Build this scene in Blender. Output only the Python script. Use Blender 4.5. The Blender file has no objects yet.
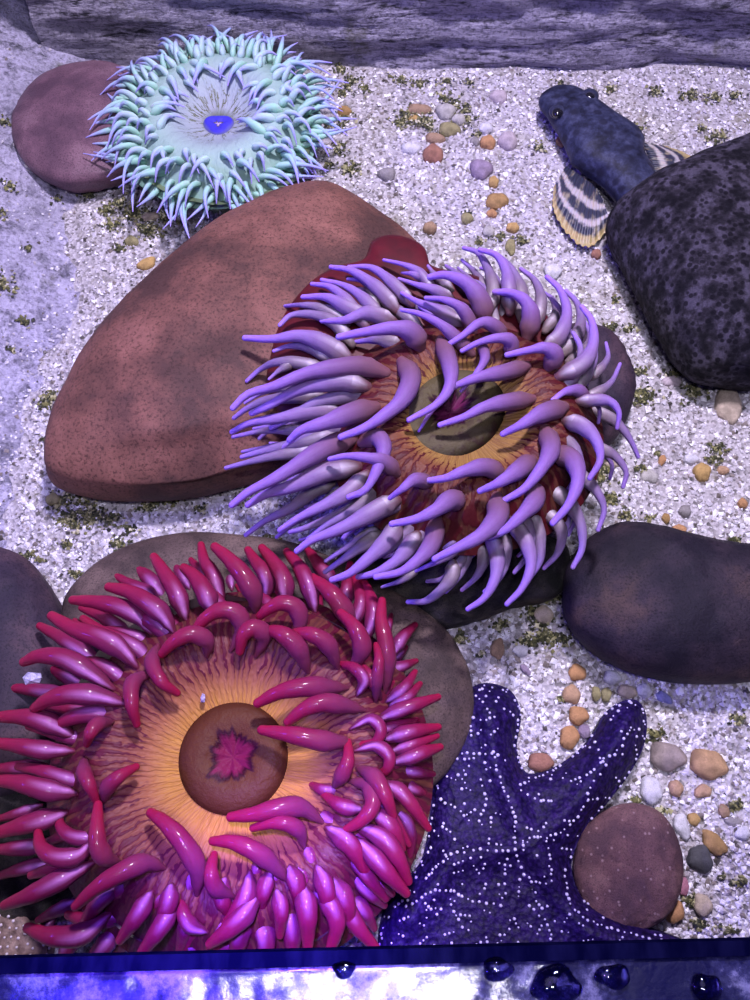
import bpy, math, random
from mathutils import Vector, noise, geometry
random.seed(7)
C = bpy.context.scene.collection
SC = bpy.context.scene

# ---------------------------------------------------------------- camera
TILT = math.radians(24.0); F = 850.0; HC = 0.55
cam = bpy.data.objects.new('camera', bpy.data.cameras.new('camera')); C.objects.link(cam)
cam.location = (0, 0, HC); cam.rotation_euler = (TILT, 0, 0)
cam.data.sensor_fit = 'VERTICAL'; cam.data.sensor_height = 24.0; cam.data.lens = F/1000*24.0
cam.data.clip_start = 0.01
SC.camera = cam
CT, ST = math.cos(TILT), math.sin(TILT)

def at(px, py, z=0.0):
    """the point at height z seen at photo position px, py"""
    dx, dy = (px-375)/F, (500-py)/F
    y, zz = dy*CT+ST, dy*ST-CT
    t = (HC-z)/(-zz)
    return Vector((dx*t, y*t, z))

def pxm(px, py, z=0.0):
    """metres per photo pixel there"""
    dy = (500-py)/F
    return (HC-z)/(CT-dy*ST)/F

# ---------------------------------------------------------------- world, lamps, exposure
SC.view_settings.view_transform = 'Standard'; SC.view_settings.look = 'None'
SC.view_settings.gamma = 1.0; SC.view_settings.use_curve_mapping = False
SC.view_settings.exposure = -0.18
w = bpy.data.worlds.new('world'); SC.world = w; w.use_nodes = True
w.node_tree.nodes['Background'].inputs[0].default_value = (0.24, 0.18, 0.75, 1)
w.node_tree.nodes['Background'].inputs[1].default_value = 0.12

def lamp(name, kind, loc, target, power, color, size=0.1, sizey=None, cone=None, blend=0.5):
    l = bpy.data.lights.new(name, kind); l.energy = power; l.color = color
    if kind == 'AREA':
        l.shape = 'RECTANGLE'; l.size = size; l.size_y = sizey or size
    else:
        l.shadow_soft_size = size
    if kind == 'SPOT':
        l.spot_size = math.radians(cone); l.spot_blend = blend
    o = bpy.data.objects.new(name, l); C.objects.link(o); o.location = loc
    o.rotation_euler = (Vector(target)-Vector(loc)).to_track_quat('-Z', 'Y').to_euler()
    return o
lamp('tank_lamp_white', 'AREA', (0.09, 0.49, 0.90), (0.0, 0.23, 0), 14.5, (0.87, 0.78, 1.0), 0.08)
lamp('soft_fill', 'AREA', (-0.05, 0.25, 1.45), (0.0, 0.2, 0), 1.8, (0.74, 0.66, 1.0), 0.5)  # added overall fill, not a fixture of the tank
lamp('blue_lamp_left', 'AREA', (-0.62, 0.05, 0.55), (0.05, 0.3, 0), 5.0, (0.10, 0.05, 1.0), 0.10)
lamp('blue_wall_fill', 'SPOT', (-0.30, 0.22, 0.75), (-0.29, 0.26, 0), 7.0, (0.16, 0.10, 1.0), 0.03, cone=42, blend=1.0)  # extra spot added only to turn the left bank bluer
lamp('blue_led_front', 'SPOT', (-0.03, 0.07, 0.72), tuple(at(285, 955, 0.06)), 80.0, (0.20, 0.03, 1.0), 0.010, cone=17, blend=1.0)
lamp('white_led_front', 'SPOT', (0.01, 0.05, 0.80), tuple(at(345, 880, 0.05)), 13.0, (0.85, 0.8, 1.0), 0.009, cone=15, blend=0.8)
lamp('violet_led_front', 'SPOT', (-0.01, 0.03, 0.75), tuple(at(310, 850, 0.05)), 9.0, (0.30, 0.10, 1.0), 0.009, cone=28, blend=0.9)
lamp('rim_lamp_left', 'AREA', (-0.087, -0.10, 1.05), (-0.05, -0.04, 0.3), 2.0, (0.85, 0.8, 1.0), 0.035)
lamp('rim_lamp_right', 'AREA', (0.067, -0.10, 1.05), (0.03, -0.04, 0.3), 3.2, (0.85, 0.82, 1.0), 0.06)
lamp('rim_lamp_blue', 'SPOT', (-0.16, -0.10, 0.62), (-0.075, -0.035, 0.3), 8.0, (0.02, 0.01, 1.0), 0.03, cone=26, blend=1.0)

# ---------------------------------------------------------------- materials
class NT:
    def __init__(s, name):
        s.m = bpy.data.materials.new(name); s.m.use_nodes = True
        s.t = s.m.node_tree; s.b = s.t.nodes['Principled BSDF']
    def n(s, typ, **kw):
        x = s.t.nodes.new(typ)
        for k, v in kw.items():
            if k in x.inputs: x.inputs[k].default_value = v
            else: setattr(x, k, v)
        return x
    def l(s, a, b): s.t.links.new(a, b)
    def ramp(s, fac, stops, interp='LINEAR'):
        r = s.t.nodes.new('ShaderNodeValToRGB'); r.color_ramp.interpolation = interp
        e = r.color_ramp.elements
        while len(e) < len(stops): e.new(0.5)
        for i, (p, c) in enumerate(stops):
            e[i].position = p; e[i].color = (*c, 1) if len(c) == 3 else c
        s.l(fac, r.inputs[0]); return r.outputs[0]
    def coord(s, which='Object'): return s.n('ShaderNodeTexCoord').outputs[which]
    def noise(s, vec, scale, detail=4, rough=0.55, out='Fac'):
        x = s.n('ShaderNodeTexNoise', Scale=scale, Detail=detail, Roughness=rough); s.l(vec, x.inputs['Vector']); return x.outputs[out]
    def vor(s, vec, scale, feature='F1', out='Distance'):
        x = s.n('ShaderNodeTexVoronoi', Scale=scale); x.feature = feature; s.l(vec, x.inputs['Vector']); return x.outputs[out]
    def mix(s, f, a, b, mode='MIX'):
        x = s.n('ShaderNodeMix'); x.data_type = 'RGBA'; x.blend_type = mode
        for v, i in ((f, 0), (a, 6), (b, 7)):
            if isinstance(v, (int, float)): x.inputs[i].default_value = v
            elif isinstance(v, tuple): x.inputs[i].default_value = (*v, 1)
            else: s.l(v, x.inputs[i])
        return x.outputs[2]
    def map(s, vec, scale=(1,1,1), rot=(0,0,0), loc=(0,0,0)):
        x = s.n('ShaderNodeMapping'); x.inputs['Scale'].default_value = scale; x.inputs['Rotation'].default_value = rot
        x.inputs['Location'].default_value = loc; s.l(vec, x.inputs['Vector']); return x.outputs[0]
    def bump(s, h, strength=0.5, dist=0.002):
        x = s.n('ShaderNodeBump', Strength=strength, Distance=dist); s.l(h, x.inputs['Height']); s.l(x.outputs[0], s.b.inputs['Normal'])
    def set(s, **kw):
        for k, v in kw.items(): s.b.inputs[k.replace('_', ' ')].default_value = v

def rock_mat(name, c1, c2, c3, scale=1.0, rough=0.55, spots=None, bump=0.4, coat=0.0):
    t = NT(name); v = t.coord()
    n1 = t.noise(v, 16*scale, 6, 0.6); n2 = t.noise(v, 70*scale, 5, 0.65); n3 = t.noise(v, 520*scale, 4, 0.7)
    col = t.ramp(n1, [(0.38, c2), (0.50, c1), (0.60, c3)])
    col = t.mix(t.ramp(n2, [(0.35, (0,0,0)), (0.75, (0.6,)*3)]), col, c2)
    col = t.mix(t.ramp(n3, [(0.36, (0.7,)*3), (0.50, (0,0,0))]), col, tuple(x*0.45 for x in c2))
    if spots:
        dv = t.vor(v, spots[0])
        col = t.mix(t.ramp(dv, [(spots[2], (0.85,0.85,0.85)), (spots[2]+0.12, (0,0,0))]), col, spots[1])
    t.l(col, t.b.inputs['Base Color']); t.set(Roughness=rough, Coat_Weight=coat, Coat_Roughness=0.2, Specular_IOR_Level=0.15)
    h = t.mix(0.4, t.noise(v, 60*scale, 6, 0.7), n3); t.bump(h, bump, 0.003)
    return t.m

def tentacle_mat(name, stops, streak=None, rough=0.32, sss=0.25, coat=0.3, mott=0.25, dark=(0.1,0.02,0.05)):
    t = NT(name); uv = t.coord('UV'); sep = t.n('ShaderNodeSeparateXYZ'); t.l(uv, sep.inputs[0])
    col = t.ramp(sep.outputs[1], stops)
    if streak:      # pale band, upper side of lower half; a painted-in sheen on crimson tentacles
        c, a, b, wd = streak
        along = t.ramp(sep.outputs[1], [(a-0.05, (0,0,0)), (a+0.10, (1,1,1)), (b, (0.5,0.5,0.5)), (min(1.0, b+0.2), (0,0,0))])
        rnd = t.n('ShaderNodeObjectInfo').outputs['Random']
        ma = t.n('ShaderNodeMath', operation='MULTIPLY_ADD'); t.l(rnd, ma.inputs[0]); ma.inputs[1].default_value = 0.12; ma.inputs[2].default_value = -0.06
        mu = t.n('ShaderNodeMath', operation='ADD'); t.l(sep.outputs[0], mu.inputs[0]); t.l(ma.outputs[0], mu.inputs[1])
        ar = t.ramp(mu.outputs[0], [(0.25-wd, (0,0,0)), (0.25, (1,1,1)), (0.25+wd, (0,0,0))])
        f = t.mix(1.0, along, ar, 'MULTIPLY'); col = t.mix(f, col, c)
    n = t.noise(t.map(uv, (5, 9, 1)), 1.5, 4, 0.6)
    col = t.mix(t.ramp(n, [(0.45, (0,0,0)), (0.75, (mott,)*3)]), col, dark)
    ln = t.noise(t.map(uv, (26, 0.8, 1)), 1.0, 2, 0.5)
    col = t.mix(t.ramp(ln, [(0.5, (0,0,0)), (0.75, (mott*0.7,)*3)]), col, dark)
    t.l(col, t.b.inputs['Base Color'])
    t.set(Roughness=0.55, Specular_IOR_Level=0.14, Subsurface_Weight=sss, Subsurface_Scale=0.004, Coat_Weight=coat*0.7, Coat_Roughness=0.12)
    t.b.inputs['Subsurface Radius'].default_value = (1.0, 0.4, 0.7)
    t.bump(n, 0.25, 0.001)
    return t.m

def disc_mat(name, stops, dark, dstops, n_lines=60.0, fine=None, finew=0.4):
    t = NT(name); uv = t.coord('UV'); sep = t.n('ShaderNodeSeparateXYZ'); t.l(uv, sep.inputs[0])
    col = t.ramp(sep.outputs[1], stops)
    wob = t.noise(t.map(uv, (20, 3.0, 1)), 1.0, 4, 0.65)
    m1 = t.n('ShaderNodeMath', operation='MULTIPLY'); t.l(sep.outputs[0], m1.inputs[0]); m1.inputs[1].default_value = 6.28318*n_lines
    m2 = t.n('ShaderNodeMath', operation='MULTIPLY_ADD'); t.l(wob, m2.inputs[0]); m2.inputs[1].default_value = 26.0; t.l(m1.outputs[0], m2.inputs[2])
    m3 = t.n('ShaderNodeMath', operation='SINE'); t.l(m2.outputs[0], m3.inputs[0])
    m4 = t.n('ShaderNodeMath', operation='MULTIPLY_ADD'); t.l(m3.outputs[0], m4.inputs[0]); m4.inputs[1].default_value = 0.5; m4.inputs[2].default_value = 0.5
    ln = m4.outputs[0]
    cov = t.ramp(sep.outputs[1], dstops)
    m5 = t.n('ShaderNodeMath', operation='ADD'); t.l(ln, m5.inputs[0]); t.l(cov, m5.inputs[1])
    m6 = t.n('ShaderNodeMath', operation='MULTIPLY'); t.l(m5.outputs[0], m6.inputs[0]); m6.inputs[1].default_value = 0.5
    f = t.ramp(m6.outputs[0], [(0.50, (0,0,0)), (0.56, (1,1,1))])
    fl = t.noise(t.map(uv, (n_lines*3.2, 2.5, 1)), 1.0, 2, 0.5)
    col = t.mix(t.ramp(fl, [(0.35, (0,0,0)), (0.7, (finew,)*3)]), col, fine or dark)
    col = t.mix(f, col, dark)
    t.l(col, t.b.inputs['Base Color']); t.set(Roughness=0.55, Specular_IOR_Level=0.25)
    t.bump(t.mix(0.5, ln, fl), 0.7, 0.0015)
    return t.m

def plain(name, c, rough=0.4, coat=0.0, nscale=90, var=0.35, bump=0.2, c2=None, sss=0.0):
    t = NT(name); v = t.coord(); n = t.noise(v, nscale, 5, 0.6)
    c2 = c2 or tuple(x*(1-var) for x in c)
    t.l(t.ramp(n, [(0.35, c2), (0.65, c)]), t.b.inputs['Base Color'])
    t.set(Roughness=rough, Coat_Weight=coat, Coat_Roughness=0.1, Subsurface_Weight=sss, Subsurface_Scale=0.004); t.bump(n, bump, 0.001)
    return t.m

# ---------------------------------------------------------------- object helpers
def wloc(o):
    v = Vector((0,0,0))
    while o: v += o.location; o = o.parent
    return v

def mesh(name, verts, faces, mat, parent=None, smooth=True, uvs=None, origin=None):
    """one mesh object from world-space points"""
    if parent: org = wloc(parent); loc = Vector((0,0,0))
    else:
        if origin is None:
            n = len(verts); origin = Vector((sum(v[0] for v in verts)/n, sum(v[1] for v in verts)/n, min(v[2] for v in verts)))
        org = origin; loc = origin
    me = bpy.data.meshes.new(name)
    me.from_pydata([(v[0]-org[0], v[1]-org[1], v[2]-org[2]) for v in verts], [], faces)
    if uvs:
        ul = me.uv_layers.new(name='UVMap')
        flat = []
        for f_uv in uvs:
            for u in f_uv: flat += [u[0], u[1]]
        ul.data.foreach_set('uv', flat)
    me.polygons.foreach_set('use_smooth', [smooth]*len(me.polygons))
    me.materials.append(mat); me.update()
    o = bpy.data.objects.new(name, me); C.objects.link(o)
    o.location = loc
    if parent: o.parent = parent
    return o

def tag(o, label=None, cat=None, group=None, kind=None):
    if label: o['label'] = label
    if cat: o['category'] = cat
    if group: o['group'] = group
    if kind: o['kind'] = kind
    return o

def empty(name, loc, label, cat, group=None):
    o = bpy.data.objects.new(name, None); C.objects.link(o); o.location = loc; o.empty_display_size = 0.02
    return tag(o, label, cat, group)

def cr(p, t):
    """Catmull-Rom through points p at t in 0..1"""
    n = len(p)-1; f = min(t*n, n-1e-6); i = int(f); u = f-i
    a, b, c, d = p[max(i-1,0)] if i > 0 else p[0]*2-p[1], p[i], p[i+1], p[i+2] if i+2 <= n else p[n]*2-p[n-1]
    return 0.5*((2*b)+(c-a)*u+(2*a-5*b+4*c-d)*u*u+(3*b-a-3*c+d)*u*u*u)

def closed(pts, n):
    m = len(pts); out = []
    for k in range(n):
        f = k/n*m; i = int(f); u = f-i
        a, b, c, d = (Vector(pts[(i+j) % m]) for j in (-1,0,1,2))
        out.append(0.5*((2*b)+(c-a)*u+(2*a-5*b+4*c-d)*u*u+(3*b-a-3*c+d)*u*u*u))
    return out

def inside(x, y, poly):
    r = False; n = len(poly); j = n-1
    for i in range(n):
        xi, yi = poly[i][0], poly[i][1]; xj, yj = poly[j][0], poly[j][1]
        if (yi > y) != (yj > y) and x < (xj-xi)*(y-yi)/(yj-yi)+xi: r = not r
        j = i
    return r

def floor_z(x, y):
    return 0.003*noise.noise(Vector((x*9, y*9, 0.3)))+0.0015*noise.noise(Vector((x*30, y*30, 1.3)))

def blob(name, outline, mat, zeq, ztop, apex=None, zbot=-0.004, n=96, k=16, pe=1.0, pz=1.0, rough=0.0012, seed=0, parent=None, shape=None):
    """a solid stone-like body: outline at its widest level, a rounded top above it and a rounded belly below"""
    if isinstance(outline[0], Vector) and len(outline[0]) == 3: ring = outline; n = len(ring)
    else:
        ring = [at(p[0], p[1], zeq) for p in closed(outline, n)]
    if apex: c = at(apex[0], apex[1], zeq)
    else: c = sum(ring, Vector((0,0,0)))/n
    vs = []; fs = []
    levels = []
    for i in range(1, k+1):
        a = i/k*math.pi/2; levels.append((math.sin(a)**pe, zeq+(ztop-zeq)*(math.cos(a)**pz if i < k else 0.0)))
    for i in range(1, 6):
        a = math.pi/2*(1-i/6.0); levels.append((0.55+0.45*math.sin(a), zeq+(zbot-zeq)*math.cos(a)))
    vs.append(Vector((c.x, c.y, ztop)))
    size = max((r-c).length for r in ring)
    for s, z in levels:
        for r in ring:
            p = c+(r-c)*s; p.z = z
            q = Vector((p.x, p.y, z*1.5))*(2.6/size)*0.6+Vector((seed*7.1, seed*3.3, seed))
            d = noise.noise(q)*size*0.05*(1 if rough > 0 else 0)+noise.noise(q*6)*rough
            dirn = Vector((p.x-c.x, p.y-c.y, (z-zeq)*1.5+1e-4)); dirn.normalize()
            if s > 0.97: d *= 0.35
            p = p+dirn*d
            if shape: p = shape(p)
            vs.append(p)
    m = len(levels)
    for j in range(n): fs.append((0, 1+j, 1+(j+1) % n))
    for i in range(m-1):
        for j in range(n):
            a = 1+i*n+j; b = 1+i*n+(j+1) % n; fs.append((a, a+n, b+n, b))
    fs.append(tuple(1+(m-1)*n+j for j in range(n-1, -1, -1)))
    return mesh(name, vs, fs, mat, parent)

def tube(name, pts, radii, mat, parent, seg=12, rings=18, flat=1.0, capn=3):
    """a tapering rounded tube through pts; radii = [(t, r)...]; UV u = round (0.25 is the upper side), v = along"""
    def rad(t):
        for i in range(len(radii)-1):
            a, b = radii[i], radii[i+1]
            if t <= b[0]:
                u = (t-a[0])/max(b[0]-a[0], 1e-6); u = u*u*(3-2*u); return a[1]+(b[1]-a[1])*u
        return radii[-1][1]
    P = [cr(pts, i/rings) for i in range(rings+1)]
    T = []
    for i in range(rings+1):
        d = P[min(i+1, rings)]-P[max(i-1, 0)]
        T.append(d.normalized() if d.length > 1e-9 else Vector((0,0,1)))
    secs = []
    r0, r1 = rad(0), rad(1)
    for j in range(capn, 0, -1):
        a = j/(capn+0.0)*math.pi/2*0.93; secs.append((P[0]-T[0]*r0*math.sin(a)*0.9, T[0], r0*math.cos(a), 0.0))
    for i in range(rings+1): secs.append((P[i], T[i], rad(i/rings), i/rings))
    for j in range(1, capn+1):
        a = j/(capn+0.0)*math.pi/2*0.93; secs.append((P[-1]+T[-1]*r1*math.sin(a), T[-1], r1*math.cos(a), 1.0))
    vs = []; fs = []; uv = []
    prev = None
    for p, t, r, v in secs:
        side = t.cross(Vector((0,0,1)))
        if side.length < 0.15: side = prev if prev else Vector((1,0,0))
        side = (side-t*side.dot(t)).normalized()
        if prev and side.dot(prev) < 0: side = -side
        prev = side
        up = side.cross(t).normalized()
        if up.z < 0 and abs(t.z) < 0.9: up = -up
        for k in range(seg):
            a = 2*math.pi*k/seg; vs.append(p+side*math.cos(a)*r+up*math.sin(a)*r*flat)
    n = len(secs)
    for i in range(n-1):
        for k in range(seg):
            k2 = (k+1) % seg
            fs.append((i*seg+k, i*seg+k2, (i+1)*seg+k2, (i+1)*seg+k))
            u0, u1 = k/seg, (k+1)/seg; v0, v1 = secs[i][3], secs[i+1][3]
            uv.append(((u0,v0),(u1,v0),(u1,v1),(u0,v1)))
    fs.append(tuple(range(seg-1, -1, -1))); uv.append(((0.5,0),)*seg)
    fs.append(tuple((n-1)*seg+k for k in range(seg))); uv.append(((0.5,1),)*seg)
    return mesh(name, vs, fs, mat, parent, uvs=uv), vs, fs, uv

# ================================================================ SETTING
RND = None
def wall_mat(name, base, mid, dk, stretch, scale, greens=0.5, grainy=0.0):
    t = NT(name); v = t.map(t.coord(), stretch)
    n1 = t.noise(v, 7*scale, 8, 0.7); n2 = t.noise(v, 38*scale, 6, 0.75); n3 = t.noise(t.coord(), 320, 4, 0.7)
    n4 = t.noise(t.coord(), 14, 5, 0.7)
    col = t.ramp(n2, [(0.40, dk), (0.48, mid), (0.57, base)])
    col = t.mix(t.ramp(n1, [(0.40, (0.75,)*3), (0.56, (0,0,0))]), col, mid)
    col = t.mix(t.ramp(n3, [(0.36, (0.6,)*3), (0.5, (0,0,0))]), col, dk)
    col = t.mix(t.ramp(n4, [(0.60, (0,0,0)), (0.68, (greens,)*3)]), col, (0.10, 0.10, 0.045))
    if grainy: col = t.mix(grainy, col, t.ramp(t.vor(t.coord(), 380, out='Color'), [(0.15, (0.10,0.09,0.12)), (0.4, (0.40,0.37,0.55)), (0.9, (0.80,0.78,0.95))]))
    t.l(col, t.b.inputs['Base Color']); t.set(Roughness=0.75)
    t.bump(t.mix(0.4, n2, n3), 1.0, 0.009)
    return t.m

def panel(name, o, ux, uy, nx, ny, lx, ly, nrm, amp, mat, freq, fx=(1,1,1), seed=0.0):
    vs = []; fs = []
    for j in range(ny+1):
        for i in range(nx+1):
            p = o+ux*(lx*i/nx)+uy*(ly*j/ny)
            q = Vector((p.x*fx[0], p.y*fx[1], p.z*fx[2]))*freq+Vector((seed, 0, 0))
            d = noise.fractal(q, 0.9, 2.1, 6)*amp
            vs.append(p+nrm*d)
    for j in range(ny):
        for i in range(nx):
            a = j*(nx+1)+i; fs.append((a, a+1, a+nx+2, a+nx+1))
    return tag(mesh(name, vs, fs, mat), kind='structure')

# floor under the loose grains
def sand_mat():
    t = NT('sand_bed'); v = t.coord()
    c = t.ramp(t.vor(v, 420, out='Color'), [(0.1, (0.12,0.11,0.11)), (0.45, (0.40,0.37,0.40)), (0.9, (0.55,0.52,0.57))])
    n = t.noise(v, 26, 7, 0.75)
    c = t.mix(t.ramp(n, [(0.53, (0,0,0)), (0.68, (0.6,)*3)]), c, (0.22, 0.20, 0.11))
    t.l(c, t.b.inputs['Base Color']); t.set(Roughness=0.7)
    t.bump(t.vor(v, 420), 0.8, 0.002); return t.m
vs = []; fs = []
NX, NY = 150, 150
for j in range(NY+1):
    for i in range(NX+1):
        x = -0.36+0.80*i/NX; y = -0.22+0.92*j/NY; vs.append(Vector((x, y, floor_z(x, y))))
for j in range(NY):
    for i in range(NX):
        a = j*(NX+1)+i; fs.append((a, a+1, a+NX+2, a+NX+1))
tag(mesh('floor', vs, fs, sand_mat()), kind='structure')

WL = at(15, 560).x; WB = at(375, 76).y
M_bank = wall_mat('left_wall_render', (0.62,0.58,0.80), (0.42,0.39,0.54), (0.03,0.03,0.045), (1,1,0.6), 1.8, 0.9, 0.22)
BASE = [(14,640),(18,560),(24,480),(30,420),(52,365),(80,320),(98,285),(92,245),(84,215),(96,190),(118,150),(126,110),(120,70),(116,30)]
def base_x(y):
    p = [at(a, b) for a, b in BASE]
    if y <= p[0].y: return p[0].x
    for a, b in zip(p, p[1:]):
        if y <= b.y:
            u = (y-a.y)/(b.y-a.y); u = u*u*(3-2*u); return a.x+(b.x-a.x)*u
    return p[-1].x
def bank_z(x, y):
    d = base_x(y)-x+0.004*noise.noise(Vector((y*40, x*40, 2)))
    z = -0.004+0.40*max(-0.01, d) if d < 0.14 else 0.052+(d-0.14)*6
    return z+0.0035*noise.fractal(Vector((x*34, y*26, 0.5)), 0.8, 2.1, 6)
vs = []; fs = []; NX, NY = 190, 330
for j in range(NY+1):
    for i in range(NX+1):
        y = -0.22+(WB+0.30)*j/NY; x = base_x(y)+0.006-0.20*i/NX; vs.append(Vector((x, y, bank_z(x, y))))
for j in range(NY):
    for i in range(NX):
        a = j*(NX+1)+i; fs.append((a, a+NX+1, a+NX+2, a+1))
tag(mesh('wall_left', vs, fs, M_bank), kind='structure')
panel('wall_back', Vector((WL-0.05, WB+0.012, -0.02)), Vector((1,0,0)), Vector((0,0,1)), 260, 90, 0.95, 0.46, Vector((0,-1,0)), 0.009,
      wall_mat('back_wall_render', (0.56,0.52,0.66), (0.30,0.275,0.38), (0.02,0.018,0.03), (0.42,1,2.2), 3.4, 0.6), 22, (0.40,1,2.2), 8.0)

# front rim: wet acrylic ledge of the tank with a dark inner strip
ZR = 0.30
ang = -math.atan2(16, 750)
pm = pxm(375, 960, ZR)
def rim_pt(px, off, z): # off = photo pixels towards the viewer from the inner edge
    p = at(375, 950, ZR); return Vector((p.x+(px-375)*pm, p.y-off*pm+(px-375)*pm*math.tan(-ang), z))
def bar(name, off0, off1, z0, z1, mat, nx=8, ny=1, wob=0.0, kind=None, parent=None):
    vs = []; fs = []
    top = []
    for j in range(ny+1):
        for i in range(nx+1):
            p = rim_pt(-900+2550*i/nx, off0+(off1-off0)*j/ny, z1)
            if wob and 0 < j < ny: p.z += noise.fractal(p*55, 0.8, 2.0, 5)*wob
            vs.append(p)
    k = len(vs)
    for j in range(ny):
        for i in range(nx):
            a = j*(nx+1)+i; fs.append((a, a+nx+1, a+nx+2, a+1))
    for (i, j) in ((0,0),(nx,0),(nx,ny),(0,ny)):
        q = vs[j*(nx+1)+i].copy(); q.z = z0; vs.append(q)
    c = [0, nx, ny*(nx+1)+nx, ny*(nx+1)]
    fs.append((*range(0, nx+1), k+1, k)); fs.append((*[ny*(nx+1)+i for i in range(nx, -1, -1)], k+3, k+2))
    fs.append((*[j*(nx+1) for j in range(ny, -1, -1)], k, k+3)); fs.append((*[nx+j*(nx+1) for j in range(ny+1)], k+2, k+1))
    fs.append((k, k+1, k+2, k+3))
    return tag(mesh(name, vs, fs, mat, parent, smooth=ny > 1), kind=kind)
t = NT('rim_strip'); t.set(Roughness=0.5, Specular_IOR_Level=0.0)
t.l(t.ramp(t.noise(t.map(t.coord(), (3,1,1)), 60, 4), [(0.4, (0.0008,0.0008,0.010)), (0.7, (0.003,0.003,0.022))]), t.b.inputs['Base Color'])
bar('trim_1', -1, 13, ZR-0.010, ZR+0.0012, t.m, kind='structure')
t = NT('wet_ledge'); v = t.coord()
n = t.noise(v, 60, 8, 0.72); n2 = t.noise(v, 190, 5, 0.7)
t.l(t.ramp(n, [(0.42, (0.004,0.004,0.03)), (0.5, (0.018,0.018,0.07)), (0.60, (0.12,0.115,0.26))]), t.b.inputs['Base Color'])
t.set(Coat_Weight=0.7, Coat_Roughness=0.11, Specular_IOR_Level=0.05); t.l(t.ramp(n2, [(0.35, (0.12,)*3), (0.65, (0.5,)*3)]), t.b.inputs['Roughness'])
t.bump(t.mix(0.5, n, n2), 0.6, 0.003)
cb = t.n('ShaderNodeBump', Strength=0.07, Distance=0.002); t.l(n, cb.inputs['Height']); t.l(cb.outputs[0], t.b.inputs['Coat Normal'])
bar('trim_2', 13, 190, ZR-0.010, ZR, t.m, 500, 40, 0.0003, kind='structure')

# ================================================================ ROCKS
M_red = rock_mat('red_rock', (0.18,0.078,0.062), (0.075,0.038,0.034), (0.25,0.11,0.088), 0.9, 0.6, bump=0.35)
M_pink = rock_mat('pink_rock', (0.17,0.09,0.13), (0.10,0.055,0.085), (0.23,0.13,0.175), 1.6, 0.5, bump=0.25, coat=0.1)
M_black = rock_mat('black_rock', (0.042,0.036,0.052), (0.010,0.009,0.014), (0.12,0.105,0.155), 6.0, 0.75, spots=(190, (0.006,0.005,0.009), 0.30), bump=1.0, coat=0.0)
M_slate = rock_mat('slate_rock', (0.035,0.024,0.036), (0.014,0.011,0.020), (0.065,0.040,0.042), 1.3, 0.6, bump=0.5)
M_plum = rock_mat('plum_rock', (0.05,0.033,0.052), (0.026,0.019,0.036), (0.095,0.055,0.072), 1.3, 0.62, bump=0.3)
M_brown = rock_mat('brown_rock', (0.11,0.075,0.068), (0.05,0.036,0.034), (0.165,0.115,0.10), 1.5, 0.6, bump=0.45)
M_speck = rock_mat('speckled_rock', (0.15,0.075,0.085), (0.085,0.045,0.06), (0.21,0.115,0.12), 2.6, 0.6, bump=0.7, spots=(210, (0.30,0.20,0.22), 0.08))
M_dark = rock_mat('weedy_rock', (0.06,0.05,0.055), (0.02,0.02,0.02), (0.11,0.09,0.07), 2.5, 0.6, bump=1.0)

def flank(a, b, z0, slope, zlo=0.03, side=1):
    A, B = at(a[0], a[1], z0), at(b[0], b[1], z0); d = Vector((B.x-A.x, B.y-A.y)); d.normalize(); nrm = Vector((d.y, -d.x))*side
    def f(p):
        k = (p.x-A.x)*nrm.x+(p.y-A.y)*nrm.y+0.004*noise.noise(p*14)
        lim = z0-max(0.0, k)*slope
        if k > 0 and p.z > max(lim, zlo): p.z = max(lim, zlo)
        return p
    return f
ROCKS = {
 'small': [(12,130),(15,108),(38,82),(72,66),(108,64),(140,78),(152,110),(146,148),(122,172),(92,181),(60,183),(32,169),(17,151)],
 'big': [(51,462),(57,425),(78,375),(108,332),(158,277),(208,234),(258,206),(298,192),(330,189),(358,202),(386,220),(410,238),(428,262),(425,310),(398,352),(362,398),(332,436),(284,463),(222,483),(162,495),(108,497),(72,491),(54,482)],
 'black': [(608,216),(640,194),(680,177),(720,161),(765,146),(815,158),(830,260),(815,364),(765,381),(732,380),(705,378),(682,364),(655,326),(630,275),(612,240)],
 'slate': [(562,598),(566,564),(588,538),(620,527),(680,536),(750,548),(810,560),(826,620),(805,670),(755,681),(700,682),(640,674),(596,652),(570,626)],
 'plum': [(600,330),(621,349),(633,382),(629,415),(612,443),(582,455),(545,430),(540,360),(565,330)],
 'left': [(-70,620),(-50,570),(-15,548),(22,555),(44,578),(60,610),(74,665),(66,740),(30,790),(-30,800),(-70,740)],
 'brown': [(62,612),(88,572),(130,546),(182,534),(240,536),(300,546),(362,572),(418,606),(452,638),(472,684),(468,735),(430,790),(340,830),(200,835),(110,780),(70,690)],
 'weedy': [(335,558),(400,530),(490,525),(560,540),(572,570),(556,596),(522,602),(486,616),(446,626),(410,612),(360,590)],
 'speck': [(574,872),(583,832),(608,808),(637,803),(664,816),(680,848),(682,885),(668,915),(645,930),(612,932),(588,915)],
 'lowleft': [(-60,790),(0,775),(50,790),(75,830),(78,880),(50,915),(0,925),(-60,900)],
}
blob('rock', ROCKS['small'], M_pink, 0.026, 0.044, apex=(78,118), seed=1)
tag(bpy.data.objects['rock'], 'small smooth mauve stone against the left wall beside the green anemone', 'rock')
def R(key, mat, zeq, ztop, label, apex=None, **kw):
    return tag(blob('rock', ROCKS[key], mat, zeq, ztop, apex=apex, **kw), label, 'rock')
R('big', M_red, 0.026, 0.074, 'large reddish-brown boulder on the sand behind the purple anemone', apex=(215,385), seed=2, pe=0.75, pz=0.9, shape=flank((70,448), (340,418), 0.062, 0.85, 0.026), n=128, k=24)
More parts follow.
